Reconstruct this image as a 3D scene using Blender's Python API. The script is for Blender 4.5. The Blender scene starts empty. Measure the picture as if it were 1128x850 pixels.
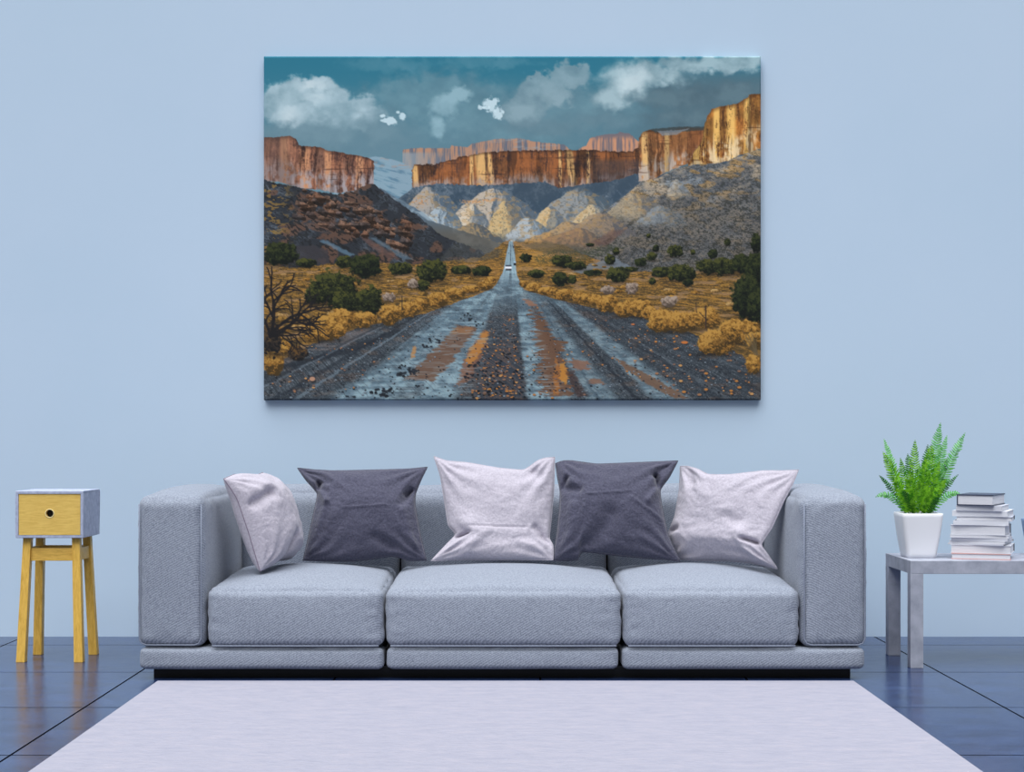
import numpy as np
# ---------------------------------------------------------------- desert road print (procedural picture)
def hash2(ix, iy, s):
    h = (ix.astype(np.int64)*374761393 + iy.astype(np.int64)*668265263 + s*1442695041) & 0xffffffff
    h = ((h ^ (h >> 13))*1274126177) & 0xffffffff
    h = (h ^ (h >> 16)) & 0xffffffff
    return h/4294967295.0
def vn(x, y, s=0):
    x0 = np.floor(x); y0 = np.floor(y); fx = x-x0; fy = y-y0
    fx = fx*fx*(3-2*fx); fy = fy*fy*(3-2*fy)
    a = hash2(x0, y0, s); b = hash2(x0+1, y0, s); c = hash2(x0, y0+1, s); d = hash2(x0+1, y0+1, s)
    return a+(b-a)*fx+(c-a)*fy+(a-b-c+d)*fx*fy
def fbm(x, y, s=0, o=4, g=0.5):
    t = 0; w = 1; n = 0
    for k in range(o):
        t = t+w*vn(x*2**k, y*2**k, s+17*k); n += w; w *= g
    return t/n
def ridge(x, y, s=0, o=4):
    t = 0; w = 1; n = 0
    for k in range(o):
        t = t+w*(1-np.abs(2*vn(x*2**k, y*2**k, s+31*k)-1)); n += w; w *= .55
    return t/n
def ss(a, b, x):
    t = np.clip((x-a)/(b-a), 0, 1); return t*t*(3-2*t)
def col(r, g, b): return np.array([r, g, b], dtype=float)/255
def mix(a, b, m):
    m = np.asarray(m)[..., None]; return a*(1-m)+b*m
def paint_picture(W, H):
    X, Y = np.meshgrid(290+548*(np.arange(W)+.5)/W, 62+379*(np.arange(H)+.5)/H)
    X_, Y_ = X, Y
    def above(pts, rough=1.0, fr=.35, seed=5, soft=.7):       # mask that is 1 below the silhouette line
        xs, ys = zip(*pts)
        f = np.interp(X, xs, ys)+rough*2*(fbm(X*fr, Y*fr*.3, seed, 4)-.5)
        return ss(-soft, soft, Y-f)
    def poly(pts, rough=0., fr=.2, seed=9, soft=None, jx=0.):
        e = rough+jx+2+(soft or 1); out = np.zeros(X.shape)
        sl_ = win(min(p[0] for p in pts)-e, min(p[1] for p in pts)-e, max(p[0] for p in pts)+e, max(p[1] for p in pts)+e)
        XX, YY = X[sl_], Y[sl_]
        px = XX+rough*2*(fbm(XX*fr, YY*fr, seed, 3)-.5)+(jx*2*(fbm(XX*.02, YY*.9, seed+3, 2)-.5) if jx else 0)
        py = YY+rough*2*(fbm(XX*fr, YY*fr, seed+50, 3)-.5)
        ins = np.zeros(XX.shape, bool); n = len(pts); dist = np.full(XX.shape, 1e9)
        for i in range(n):
            x1, y1 = pts[i]; x2, y2 = pts[(i+1) % n]
            if y1 != y2:
                c = ((y1 > py) != (y2 > py)) & (px < (x2-x1)*(py-y1)/(y2-y1)+x1); ins ^= c
            dx, dy = x2-x1, y2-y1; L = dx*dx+dy*dy+1e-9
            t = np.clip(((px-x1)*dx+(py-y1)*dy)/L, 0, 1)
            dist = np.minimum(dist, np.hypot(px-x1-t*dx, py-y1-t*dy))
        sd = np.where(ins, dist, -dist); w = soft or .6
        out[sl_] = ss(-w, w, sd)
        return out
    def win(xa, ya, xb, yb):
        return (slice(max(0, int((ya-62)/379*H)), max(0, min(H, int((yb-62)/379*H)+1))), slice(max(0, int((xa-290)/548*W)), max(0, min(W, int((xb-290)/548*W)+1))))
    def blob(cx, cy, rx, ry): return np.exp(-(((X-cx)/rx)**2+((Y-cy)/ry)**2))
    # ---- sky
    t = ss(62, 175, Y)[..., None]
    img = col(44, 116, 138)*(1-t)+col(100, 134, 148)*t
    img = mix(img, col(86, 124, 138), .75*ss(430, 600, X)*ss(75, 120, Y))
    img = mix(img, col(84, 112, 124), .92*ss(650, 760, X)*ss(60, 95, Y))
    n1 = fbm(X*.018, Y*.03, 3, 5); n2 = fbm(X*.05, Y*.06, 8, 5); n3 = fbm(X*.13, Y*.15, 21, 4)
    wx = X+16*(n2-.5); wy = Y+14*(n3-.5)
    def cloud(spots, c_hi, c_lo, edge=.18, seed=1, strength=1.0):
        nonlocal img
        d = 0
        for (cx, cy, rx, ry) in spots: d = np.maximum(d, 1.35-np.hypot((wx-cx)/rx, (wy-cy)/ry))
        d = d+.55*(fbm(X*.09, Y*.11, seed, 5)-.5)
        m = ss(.35-edge*.3, .35+edge, d)*strength
        lit = np.clip(.5+1.4*(fbm(X*.06+3, Y*.07-.5, seed+4, 5)-.5)+.5*(d-.5), 0, 1)
        img = mix(img, c_lo[None, None]*(1-lit[..., None])+c_hi[None, None]*lit[..., None], m)
    cloud([(480, 108, 100, 34), (560, 135, 130, 34), (640, 120, 80, 30)], col(112, 148, 160), col(88, 124, 138), .5, 41, .8)
    cloud([(430, 70, 60, 10), (530, 68, 70, 9)], col(105, 150, 165), col(70, 130, 148), .6, 43, .5)
    cloud([(345, 125, 60, 32), (330, 105, 42, 22), (350, 98, 24, 17), (395, 125, 28, 22), (302, 115, 22, 24)], col(172, 196, 204), col(118, 150, 162), .25, 11)
    cloud([(345, 150, 95, 26), (415, 145, 50, 24)], col(112, 143, 155), col(98, 130, 143), .9, 13, .95)
    cloud([(316, 128, 22, 14), (345, 92, 22, 9), (352, 108, 20, 8)], col(206, 220, 224), col(160, 188, 198), .6, 15, .75)
    cloud([(492, 115, 18, 17), (505, 104, 20, 9), (480, 138, 9, 20)], col(150, 184, 194), col(112, 148, 160), .5, 17, .85)
    cloud([(600, 100, 34, 20), (628, 84, 26, 17), (590, 88, 12, 10), (575, 120, 25, 20)], col(142, 168, 177), col(104, 134, 146), .25, 23, .9)
    cloud([(690, 92, 34, 26), (718, 80, 50, 18), (672, 108, 25, 16), (770, 70, 70, 12), (815, 68, 60, 12)], col(170, 194, 200), col(110, 138, 149), .55, 29, .9)
    cloud([(695, 88, 22, 22)], col(206, 222, 225), col(172, 198, 205), .8, 31, .8)
    cloud([(755, 108, 60, 16), (810, 102, 45, 14), (780, 130, 70, 14)], col(98, 124, 134), col(74, 98, 110), .6, 37, .85)
    cloud([(600, 140, 60, 12), (660, 132, 50, 12)], col(104, 134, 146), col(90, 120, 132), .8, 39, .7)
    for (cx, cy, rx, ry, s) in [(541, 114, 10, 9, 3), (548, 124, 7, 8, 4), (533, 118, 8, 3, 6), (428, 133, 9, 5, 5), (421, 127, 5, 3, 7), (443, 127, 4, 5, 8), (437, 123, 4, 3, 2)]:
        d = 1-np.hypot((X-cx)/rx, (Y-cy)/ry)+1.3*(fbm(X*.22, Y*.22, 60+s, 4)-.5)
        img = mix(img, col(208, 228, 234), .85*ss(.05, .45, d))
    # ---- far blue hills and far mesas
    m = above([(290, 300), (400, 174), (412, 172), (430, 175), (455, 184), (480, 215), (482, 300), (838, 300)], 1.0, .2, 3)
    c = mix(col(98, 136, 156)[None, None]+0*X[..., None], col(136, 164, 178), ss(.45, .7, ridge(X*.03+Y*.02, Y*.16-X*.05, 5)))
    img = mix(img, c, m)
    img = mix(img, col(170, 140, 125), .4*m*ss(.55, .7, fbm(X*.15, Y*.5, 77, 3))*ss(190, 178, Y))
    far = [(290, 300), (442, 300), (443, 165), (452, 163), (495, 163), (497, 160), (515, 162), (520, 158), (545, 153), (572, 152), (590, 156), (622, 159), (630, 168), (634, 300), (838, 300)]
    stripes = fbm(X*.45, Y*.05, 91, 4)
    m = above(far, .8, .4, 6)
    c = mix(col(104, 106, 118)[None, None]+0*X[..., None], col(186, 138, 110), ss(.35, .65, stripes+.1*(X > 495)))
    c = mix(c, col(150, 160, 166), .8*ss(166, 170, Y+2*(stripes-.5))*ss(500, 440, X)+.7*ss(164, 160, Y)*ss(548, 575, X)*0+.55*ss(.5, .8, fbm(X*.1, Y*.5, 4))*ss(520, 560, X))
    img = mix(img, c, m*.92)
    m = above([(290, 300), (425, 300), (430, 176), (440, 178), (452, 184), (458, 190), (470, 300), (838, 300)], .8, .3, 8)
    img = mix(img, mix(col(98, 132, 152)[None, None]+0*X[..., None], col(136, 162, 176), ss(.45, .7, ridge(X*.03+Y*.02, Y*.16-X*.05, 5))), m)
    img = mix(img, col(176, 140, 122), .5*m*ss(.5, .65, fbm(X*.15, Y*.5, 77, 3))*ss(190, 180, Y))
    far2 = [(290, 300), (634, 300), (637, 164), (646, 160), (650, 152), (663, 148), (680, 147), (683, 145), (694, 147), (703, 155), (716, 158), (720, 300), (838, 300)]
    m = above(far2, .8, .4, 7)
    c = mix(col(120, 108, 112)[None, None]+0*X[..., None], col(206, 146, 112), ss(.3, .62, stripes)*ss(148, 155, Y+3*(n3-.5)))
    img = mix(img, c, m*.95)
    # ---- cliff shader
    def cliff(mask, top, bot, base, lit, dark, litspots, pale=None, palefrac=.7, seed=0):
        nonlocal img
        a = np.interp(X, *zip(*top)); b = np.interp(X, *zip(*bot)); v = np.clip((Y-a)/(b-a+1e-6), 0, 1)
        xx = X+4*(fbm(X*.05, Y*.06, seed+2, 3)-.5)
        s1 = fbm(xx*.22, Y*.025, seed+10, 4); s2 = fbm(xx*.8, Y*.07, seed+11, 3); s3 = fbm(X*.7, Y*.5, seed+12, 3)
        s4 = fbm(X*.09, Y*.11, seed+14, 4)
        q = np.clip(.5+.75*(s1-.5)+.75*(s2-.5)+.55*(s3-.5)+.6*(s4-.5), 0, 1)
        c = mix(dark[None, None]+0*X[..., None], base, ss(.05, .72, q)); c = c*(.80+.38*fbm(X*.3, Y*.35, seed+15, 4)[..., None])
        tone = fbm(X*.06, Y*.05, seed+40, 3); c = mix(c, c*col(196, 214, 240)*.95, ss(.45, .7, tone)*.8); c = mix(c, base*1.15, .4*ss(.5, .3, tone))
        L = 0
        for (cx, w, lean) in litspots: L = np.maximum(L, ss(1., .35, np.abs(X-cx-lean*(v-.5)*20)/w))
        c = mix(c, lit, np.clip(L*ss(.25, .8, q+.22), 0, 1)*.92)
        if pale is not None: c = mix(c, pale, ss(palefrac-.15, palefrac+.2, v+.35*(s2-.5))*ss(.35, .6, s1*.5+fbm(X*.25, Y*.2, seed+19, 3)*.5)*.85)
        crack = ss(.30, .22, fbm(xx*.3, Y*.012, seed+30, 2)); c = mix(c, dark*.6, crack*.5*ss(.3, .55, s4))
        strat = ss(.3, .2, fbm(X*.03, Y*.5, seed+31, 3)); c = mix(c, dark*.8, strat*.5)
        c = mix(c, dark*.75, .55*ss(.10, .0, v)); c = mix(c, c*.72, ss(.5, .6, fbm(X*.12, Y*.02, seed+41, 3))*.7)
        img = mix(img, c, mask)
    # ---- talus below the middle cliffs
    def lines(pts): return zip(*pts)
    tal = [(290, 420), (430, 225), (455, 206), (470, 203), (700, 190), (712, 196), (838, 165)]
    m = above(tal, 1.5, .2, 12)
    fan = ridge(X*.045+Y*.03, Y*.022, 19, 4); fan2 = ridge(X*.11-Y*.05, Y*.05, 23, 4); grit = fbm(X*.5, Y*.6, 29, 3)
    c = mix(col(60, 78, 94)[None, None]+0*X[..., None], col(118, 130, 140), ss(.5, .95, fan*.55+fan2*.25+.25*fbm(X*.3, Y*.3, 27, 3)))
    c = mix(c, col(58, 76, 90), .6*ss(.55, .4, grit))
    img = mix(img, c, m)
    def cone(px_, py_, wl, wr, hgt, seed, lit=col(206, 184, 156), sh=col(104, 116, 126), flip=False, stren=.95):
        nonlocal img
        k_ = win(px_-wl*1.3-4, py_-2, px_+wr*1.3+4, py_+hgt*1.25)
        I = img[k_]; X = X_[k_]; Y = Y_[k_]
        dy = (Y-py_); dy = dy+5*(fbm(X*.1, Y*.1, seed+1, 3)-.5); u = (X-px_)+9*(fbm(X*.1, Y*.12, seed, 4)-.5)*np.clip(dy/6, 0, 1)
        wl_ = wl*(np.clip(dy, 0, None)/hgt)**.68+.8; wr_ = wr*(np.clip(dy, 0, None)/hgt)**.68+.8
        inn = ss(0, 1.2, dy)*ss(-wl_-1, -wl_+1, u)*ss(wr_+1, wr_-1, u)*ss(hgt*1.2, hgt*.8, dy)
        rr = ridge(u/(np.abs(dy)*.35+4)*1.6+.3*fbm(X*.2, Y*.2, seed+9, 3), dy*.03, seed+3, 4)
        side = ss(-.25, .2, -u/(wl_+wr_)+.8*(rr-.55)) if not flip else ss(-.25, .2, u/(wl_+wr_)+.5*(rr-.55))
        c = mix(sh[None, None]+0*X[..., None], lit, side)
        c = mix(c, col(88, 86, 80), .45*ss(.56, .7, fbm(X*.45, Y*.6, seed+7, 3)))
        c = mix(c, col(190, 148, 90), .4*ss(.55, .66, fbm(X*.2, Y*.35, seed+8, 3)))
        img[k_] = mix(I, c, inn*stren)
    cone(470, 206, 32, 50, 40, 200, col(176, 168, 158), col(88, 104, 118))
    cone(545, 207, 60, 60, 44, 201, col(196, 182, 164), col(92, 106, 118))
    cone(640, 206, 60, 60, 44, 203, col(150, 152, 150), col(80, 96, 108))
    cone(520, 226, 30, 26, 30, 205, col(214, 200, 178)); cone(556, 222, 24, 30, 40, 206, col(208, 180, 130), col(110, 112, 110))
    cone(604, 227, 22, 24, 24, 207, col(212, 184, 138)); cone(582, 240, 26, 30, 26, 208, col(178, 186, 190), col(108, 124, 136))
    cone(652, 226, 24, 30, 24, 209, col(206, 184, 146)); cone(628, 244, 44, 40, 30, 212, col(176, 148, 112), col(102, 100, 100))
    cone(485, 228, 26, 30, 26, 213, col(170, 184, 192), col(96, 114, 128)); cone(520, 246, 50, 40, 26, 214, col(150, 132, 104), col(84, 90, 94))
    # ledge lit in orange under the main cliff
    img = mix(img, col(204, 146, 92), .7*ss(2.2, .8, np.abs(Y-221-1.5*np.sin(X*.1)))*ss(500, 508, X)*ss(555, 545, X)*ss(.4, .6, grit))
    img = mix(img, col(204, 140, 84), .7*blob(461, 221, 9, 5)*ss(.4, .6, grit))
    top = [(453, 188), (456, 181), (478, 181), (486, 178), (500, 175), (515, 171), (530, 168), (560, 166), (612, 165), (650, 165), (680, 167), (697, 166), (709, 158), (712, 158)]
    bot = [(453, 206), (458, 206), (480, 202), (496, 203), (512, 204), (545, 204), (560, 203), (600, 200), (615, 207), (632, 205), (650, 202), (680, 198), (712, 188)]
    m = poly(top+bot[::-1], 1.7, .4, 15)
    img = mix(img, col(62, 78, 92), .55*poly([(560, 202), (700, 190), (700, 205), (670, 214), (640, 210), (620, 212), (590, 222), (566, 215)], 4, .1, 33, 3))
    cliff(m, top, bot, col(150, 92, 54), col(232, 184, 118), col(76, 54, 48), [(457, 4, .1), (519, 3, 0), (530, 9, .2), (540, 4, .3), (617, 2.5, 0), (629, 6, .3), (648, 3, 0)], col(168, 150, 142), .78, 300)
    img = mix(img, col(70, 66, 72), .5*m*ss(640, 665, X)*ss(172, 180, Y))
    img = mix(img, col(96, 108, 118), .35*m*ss(185, 205, Y)*ss(555, 575, X)*ss(620, 600, X))
    # ---- right cliffs
    top = [(704, 152), (709, 145), (716, 142), (724, 144), (740, 143), (757, 140), (778, 141), (800, 150)]
    bot = [(704, 200), (709, 201), (718, 198), (735, 190), (750, 183), (765, 179), (800, 172)]
    m = poly(top+bot[::-1], 1.0, .3, 45)
    cliff(m, top, bot, col(176, 118, 72), col(236, 190, 122), col(96, 62, 44), [(711, 5, .1), (735, 4, 0)], col(190, 178, 168), .6, 330)
    img = mix(img, col(122, 70, 42), .4*m*ss(755, 765, X)*ss(175, 165, Y))
    img = mix(img, col(60, 66, 66), .8*poly([(716, 142), (750, 139), (778, 139), (778, 143), (745, 145), (722, 146)], .8, .4, 46))
    img = mix(img, col(130, 140, 148), .7*poly([(724, 144), (745, 143), (760, 141), (745, 148), (730, 149)], .8, .4, 47))
    top = [(758, 183), (764, 168), (774, 155), (777, 135), (784, 120), (792, 117), (806, 115), (812, 114), (822, 108), (826, 104), (838, 102)]
    bot = [(758, 184), (790, 180), (803, 177), (815, 171), (828, 168), (838, 164)]
    m = poly(top+[(845, 100)]+bot[::-1], 1.2, .35, 55)
    cliff(m, top, bot, col(190, 124, 58), col(246, 196, 110), col(104, 62, 36), [(770, 10, 0), (790, 5, 0), (806, 7, 0), (824, 5, 0)], col(240, 214, 170), .62, 360)
    # ---- right slope
    sl = [(290, 480), (575, 266), (600, 262), (640, 250), (680, 222), (707, 200), (725, 196), (750, 184), (770, 181), (800, 179), (815, 172), (838, 164)]
    m = above(sl, 1.6, .25, 65)
    f1 = ridge(X*.02+Y*.035, Y*.03-X*.012, 71, 4); f2 = fbm(X*.12, Y*.22, 73, 4); st = .5*fbm(X*.30, Y*.5, 75, 3)+.5*fbm(X*.8, Y*1.1, 76, 2)
    c = mix(col(94, 100, 106)[None, None]+0*X[..., None], col(176, 160, 138), ss(.5, .82, f1*.7+f2*.4))
    c = mix(c, col(66, 72, 80), .6*ss(.56, .46, ridge(X*.014+Y*.03, Y*.02-X*.01, 84, 4)))
    c = mix(c, col(150, 160, 168), .7*ss(.55, .7, fbm(X*.05+Y*.04, Y*.09-X*.03, 79, 4)))
    c = mix(c, col(188, 142, 78), .6*ss(.56, .68, fbm(X*.06+Y*.08, Y*.16-X*.05, 81, 5)))
    dk = ss(205, 262, Y+.22*(X-700)); c = mix(c, col(84, 84, 84), .78*dk)
    c = mix(c, col(44, 46, 42), (.40+.25*dk)*ss(.50, .60, st)); c = mix(c, col(156, 140, 118), .35*ss(.40, .33, st))
    img = mix(img, c, m)
    cone(606, 256, 34, 10, 14, 221, col(190, 146, 92), col(120, 104, 90), stren=.8); cone(700, 212, 34, 40, 30, 222, col(180, 162, 132), col(104, 108, 112), stren=.7)
    cone(664, 235, 50, 40, 26, 223, col(158, 136, 112), col(98, 96, 98), stren=.8); cone(640, 252, 60, 30, 22, 224, col(152, 118, 88), col(92, 84, 80), stren=.75)
    cone(746, 196, 12, 16, 22, 225, col(206, 196, 178), col(130, 140, 148), stren=.55)
    cone(730, 226, 30, 30, 22, 226, col(160, 170, 176), col(104, 114, 122), stren=.55)
    img = mix(img, col(104, 70, 60), .45*poly([(650, 268), (676, 254), (690, 252), (668, 272)], 2, .2, 83, 2))
    # ---- left blue slope, left hill, left cliff
    m = above([(290, 300), (405, 200), (420, 208), (440, 220), (462, 232), (480, 246), (500, 252), (520, 258), (548, 268), (560, 300), (838, 400)], 1., .2, 93)
    m = m*ss(560, 545, X)
    g1 = ridge(X*.03-Y*.03, Y*.05+X*.02, 95, 4)
    c = mix(col(88, 106, 120)[None, None]+0*X[..., None], col(140, 160, 172), ss(.5, .8, g1)); c = mix(c, col(92, 86, 76), ss(236, 262, Y)*.8)
    img = mix(img, c, m)
    img = mix(img, col(182, 200, 208), .7*poly([(430, 226), (462, 237), (452, 240), (436, 232)], 1.5, .3, 96, 1.2)*ss(.4, .6, fbm(X*.3, Y*.5, 98)))
    img = mix(img, col(182, 200, 208), .6*poly([(455, 232), (466, 234), (480, 245), (470, 243)], 1.5, .3, 97, 1.2))
    top = [(286, 151), (300, 151), (318, 149), (325, 153), (328, 160), (340, 161), (352, 162), (360, 166), (372, 167), (385, 170), (398, 172), (408, 175), (411, 178)]
    bot = [(286, 200), (305, 200), (330, 207), (350, 209), (370, 213), (385, 211), (411, 204)]
    m = poly(top+bot[::-1], 1.0, .35, 105)
    cliff(m, top, bot, col(166, 112, 84), col(206, 148, 108), col(82, 56, 50), [(312, 6, 0), (335, 7, 0), (360, 5, 0), (395, 6, 0)], col(170, 164, 168), .55, 390)
    img = mix(img, col(126, 98, 88), .45*m*ss(335, 300, X))
    hl = [(290, 197), (300, 201), (330, 207), (350, 211), (372, 214), (388, 210), (404, 203), (412, 203), (420, 210), (440, 224), (460, 238), (480, 256), (500, 266), (530, 277), (560, 300), (838, 600)]
    m = above(hl, 2.2, .3, 111)
    h1 = fbm(X*.06+Y*.04, Y*.1-X*.03, 113, 4); h2 = fbm(X*.25, Y*.4-X*.15, 115, 4)
    c = mix(col(46, 50, 56)[None, None]+0*X[..., None], col(92, 102, 112), ss(.45, .7, h1*.5+h2*.5))
    c = mix(c, col(104, 76, 62), .8*ss(.5, .62, fbm(X*.05+5, Y*.08, 117, 4))); c = mix(c, col(30, 32, 34), .75*ss(.54, .62, h2))
    c = mix(c, col(170, 130, 62), .6*ss(.6, .66, fbm(X*.2, Y*.4, 119, 3))*ss(330, 300, X))
    img = mix(img, c, m)
    # broken blocks of rock on the left hill
    rng = np.random.RandomState(4)
    for k in range(120):
        cx = rng.uniform(328, 450); cy = 210+(cx-340)*.30+rng.uniform(0, 34)
        w = rng.uniform(2.5, 8); h = rng.uniform(1.8, 4.5); a = rng.uniform(.1, .6)
        ca, sa = np.cos(a), np.sin(a)
        P = [(cx+ca*u*w-sa*v*h, cy+sa*u*w+ca*v*h) for u, v in [(-1, -.9+rng.uniform(-.3, .5)), (rng.uniform(-.3, .3), -1), (1, -.8+rng.uniform(-.3, .5)), (1, .7), (rng.uniform(-.4, .4), 1), (-.95, .8)]]
        x0, x1 = cx-w-6, cx+w+6
        ix = slice(max(0, int((x0-290)/548*W)), min(W, int((x1-290)/548*W))); iy = slice(max(0, int((cy-h-8-62)/379*H)), min(H, int((cy+h+8-62)/379*H)))
        XX, YY = X[ix and iy, ix], Y[iy, ix]
        ins = np.zeros(XX.shape, bool)
        for i in range(6):
            xa, ya = P[i]; xb, yb = P[(i+1) % 6]
            if ya != yb: ins ^= ((ya > YY) != (yb > YY)) & (XX < (xb-xa)*(YY-ya)/(yb-ya)+xa)
        tone = rng.choice(3); cc = [col(112, 80, 62), col(86, 74, 70), col(128, 98, 80)][tone]
        lit = ss(.3, -.4, (YY-cy)/h)[..., None]; nn = fbm(XX*.4, YY*.5, 500+k, 3)[..., None]
        c = (cc*(.38+.75*lit))*(.35+1.1*nn)
        img[iy, ix] = np.where(ins[..., None], .25*img[iy, ix]+.75*c, img[iy, ix])
    img = mix(img, col(104, 138, 160), .6*poly([(350, 265), (356, 264), (390, 281), (384, 283)], 1.5, .3, 121, 1.2))
    img = mix(img, col(112, 84, 76), .6*poly([(395, 262), (404, 262), (440, 286), (425, 285)], 2, .3, 122, 1.5))
    img = mix(img, col(112, 140, 158), .5*poly([(405, 262), (412, 262), (455, 287), (445, 287)], 2, .3, 125, 1.5))
    img = mix(img, col(60, 58, 62), .8*poly([(318, 272), (345, 270), (360, 276), (362, 292), (325, 292)], 2, .3, 123, 1))
    # ---- grass flats
    pl = [(290, 291), (325, 296), (360, 291), (400, 289), (440, 292), (480, 290), (500, 286), (530, 284), (545, 274), (556, 266), (562, 263), (575, 268), (590, 266), (620, 270), (650, 284), (680, 296), (700, 300), (760, 300), (838, 296)]
    m = above(pl, 2.0, .2, 131)
    sc = np.clip((Y-255)/60, .25, 2.2)
    gx = (X-562)/(sc*9); gy = 60/sc
    g = fbm(X*.16/sc**.6, Y*.5/sc**.6, 133, 5, .65); tuft = fbm(X*.45/sc**.5, Y*.8/sc**.5, 135, 4, .7)
    c = mix(col(82, 66, 42)[None, None]+0*X[..., None], col(158, 116, 56), ss(.36, .66, g)); c = mix(c, col(62, 54, 38), .4*ss(.52, .36, tuft))
    c = mix(c, col(190, 144, 62), .45*ss(.55, .72, tuft)); c = mix(c, col(170, 136, 104), .5*ss(.56, .66, fbm(X*.05, Y*.25, 137, 4)))
    img = mix(img, c, m)
    img = mix(img, col(204, 150, 66), .55*blob(590, 285, 22, 12)*(.5+g)); img = mix(img, col(190, 134, 66), .45*blob(540, 300, 12, 12))
    # foothills behind the flats, near the road's vanishing point
    img = mix(img, col(74, 76, 74), .55*poly([(500, 268), (530, 270), (552, 276), (548, 284), (520, 288), (480, 288)], 2, .2, 141, 2)*ss(.4, .55, tuft+.1))
    img = mix(img, col(92, 86, 72), .6*poly([(575, 270), (600, 266), (640, 272), (650, 280), (600, 279)], 2, .2, 143, 1.5))
    img = mix(img, col(58, 66, 50), .7*poly([(588, 283), (610, 276), (640, 277), (668, 270), (690, 272), (650, 286), (620, 292), (590, 290)], 2, .25, 145, 1.5)*ss(.42, .55, tuft))
    img = mix(img, col(112, 122, 132), .8*poly([(630, 301), (652, 290), (678, 286), (700, 296), (690, 299), (660, 297), (645, 302)], 2, .2, 147, 1.2))
    # ---- road surface
    le = [(266, 560.5), (280, 557.5), (300, 554), (308, 550), (318, 543), (332, 508), (345, 470), (352, 440), (362, 392), (375, 352), (392, 322), (412, 282), (441, 240)]
    re = [(266, 564.5), (280, 567), (300, 568.5), (308, 571), (320, 577), (333, 622), (351, 707), (369, 767), (395, 822), (405, 850), (441, 900)]
    ly = np.interp(Y, *zip(*le)); ry = np.interp(Y, *zip(*re)); rn = fbm(X*.12, Y*.25, 151, 4)-.5
    am = np.clip((Y-290)/60, 0, 1)*7
    road = ss(-.6, .6, X-ly+am*rn*1.6)*ss(-.6, .6, ry-X+am*rn*1.6)*ss(265, 266.5, Y)
    T = (X-563)/np.clip(Y-287, 6, None)
    dist = np.clip((Y-287)/150, .08, 1)
    g1 = fbm(X*.5/dist**.3, Y*.8/dist**.3, 153, 3, .7); streak = .6*fbm(T*9, Y*.015, 155, 3)+.4*fbm(X*.05, Y*.2, 156, 4); hz = .5*fbm(X*.04, Y*.5, 157, 3)+.5*fbm(X*.07, Y*.1, 160, 4); st2 = fbm(X*.1+T*3, Y*.35, 158, 4)
    c = mix(col(50, 57, 64)[None, None]+0*X[..., None], col(96, 105, 112), ss(.35, .75, g1*.55+streak*.45))
    c = mix(c, col(108, 84, 70), .35*ss(.55, .7, fbm(X*.08, Y*.2, 159, 3)))
    wet = np.maximum.reduce([ss(-1.42, -1.2, T+.25*(streak-.5))*ss(-.34, -.46, T+.1*(hz-.5)), ss(.09, .14, T+.05*(hz-.5))*ss(.5, .36, T+.15*(hz-.5)), .75*ss(.5, .58, T+.06*(hz-.5))*ss(.84, .7, T+.1*(hz-.5)),
                             .8*ss(.98, 1.06, T+.12*(streak-.5))*ss(1.34, 1.22, T+.1*(streak-.5)), ss(356, 318, Y+20*(hz-.5))*ss(1.25, 1.0, np.abs(T))*.9])
    wet = wet*(.55+.45*ss(.3, .55, streak*.5+hz*.5))
    wc = mix(col(92, 116, 130)[None, None]+0*X[..., None], col(148, 176, 186), ss(.38, .66, hz*.5+st2*.5))
    c = mix(c, wc, np.clip(wet, 0, 1)*.92)
    c = mix(c, col(126, 134, 140), .45*ss(.6, .72, fbm(X*.9, Y*1.3, 154, 2))); grv = ss(.56, .66, g1)*(1-.6*ss(.3, .5, wet)); c = mix(c, col(30, 34, 40), grv*.6)
    ctr = ss(-.34, -.22, T+.08*(hz-.5))*ss(.13, .07, T)*ss(348, 400, Y+18*(streak-.5))
    c = mix(c, mix(col(52, 60, 70)[None, None]+0*X[..., None], col(92, 80, 76), ss(.45, .65, g1)), ctr*.9)
    c = mix(c, col(170, 198, 208), .6*ss(320, 300, Y)*ss(.5, .62, fbm((X-562)/np.clip((Y-262)*.1, .6, 9), Y*.01, 163, 2)))
    img = mix(img, c, road)
    # sandy verge and ruts at left
    img = mix(img, col(128, 116, 112), .55*poly([(336, 378), (400, 362), (420, 362), (380, 382), (330, 395), (300, 408), (292, 404)], 3, .12, 165, 2)*ss(.35, .6, hz))
    img = mix(img, col(36, 42, 50), .65*poly([(310, 402), (380, 384), (440, 362), (442, 366), (384, 390), (312, 408)], 2, .2, 167, 1.5))
    for (a, w, s, cc) in [(-1.7, .05, .5, col(34, 40, 48)), (-2.0, .05, .45, col(40, 46, 54)), (-1.55, .03, .5, col(120, 138, 150)), (-1.95, .03, .35, col(120, 132, 142)), (.9, .03, .6, col(34, 40, 48)), (1.5, .05, .4, col(38, 44, 52)), (.63, .02, .5, col(60, 74, 86)), (1.9, .05, .4, col(36, 40, 46))]:
        img = mix(img, cc, s*road*ss(w, w*.3, np.abs(T-a+.08*(hz-.5)))*ss(320, 345, Y))
    # brown puddles with amber reflections
    img = mix(img, col(108, 80, 64), .88*poly([(492, 371), (502, 359), (524, 361), (520, 370), (505, 388), (493, 405), (476, 421), (444, 419), (462, 402), (478, 386)], 1.6, .3, 171, 1.2, 5))
    img = mix(img, col(156, 110, 72), .6*poly([(498, 362), (520, 361), (518, 369), (496, 368)], 1.5, .3, 172, 1, 3))
    img = mix(img, col(128, 88, 68), .8*poly([(520, 380), (534, 364), (538, 366), (530, 395), (516, 420), (503, 428), (510, 400)], 2, .3, 173, 1.5, 5))
    img = mix(img, col(190, 128, 60), .75*poly([(520, 382), (534, 365), (538, 368), (528, 392), (515, 408), (512, 400)], 2.5, .3, 174, 1.2, 4))
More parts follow.
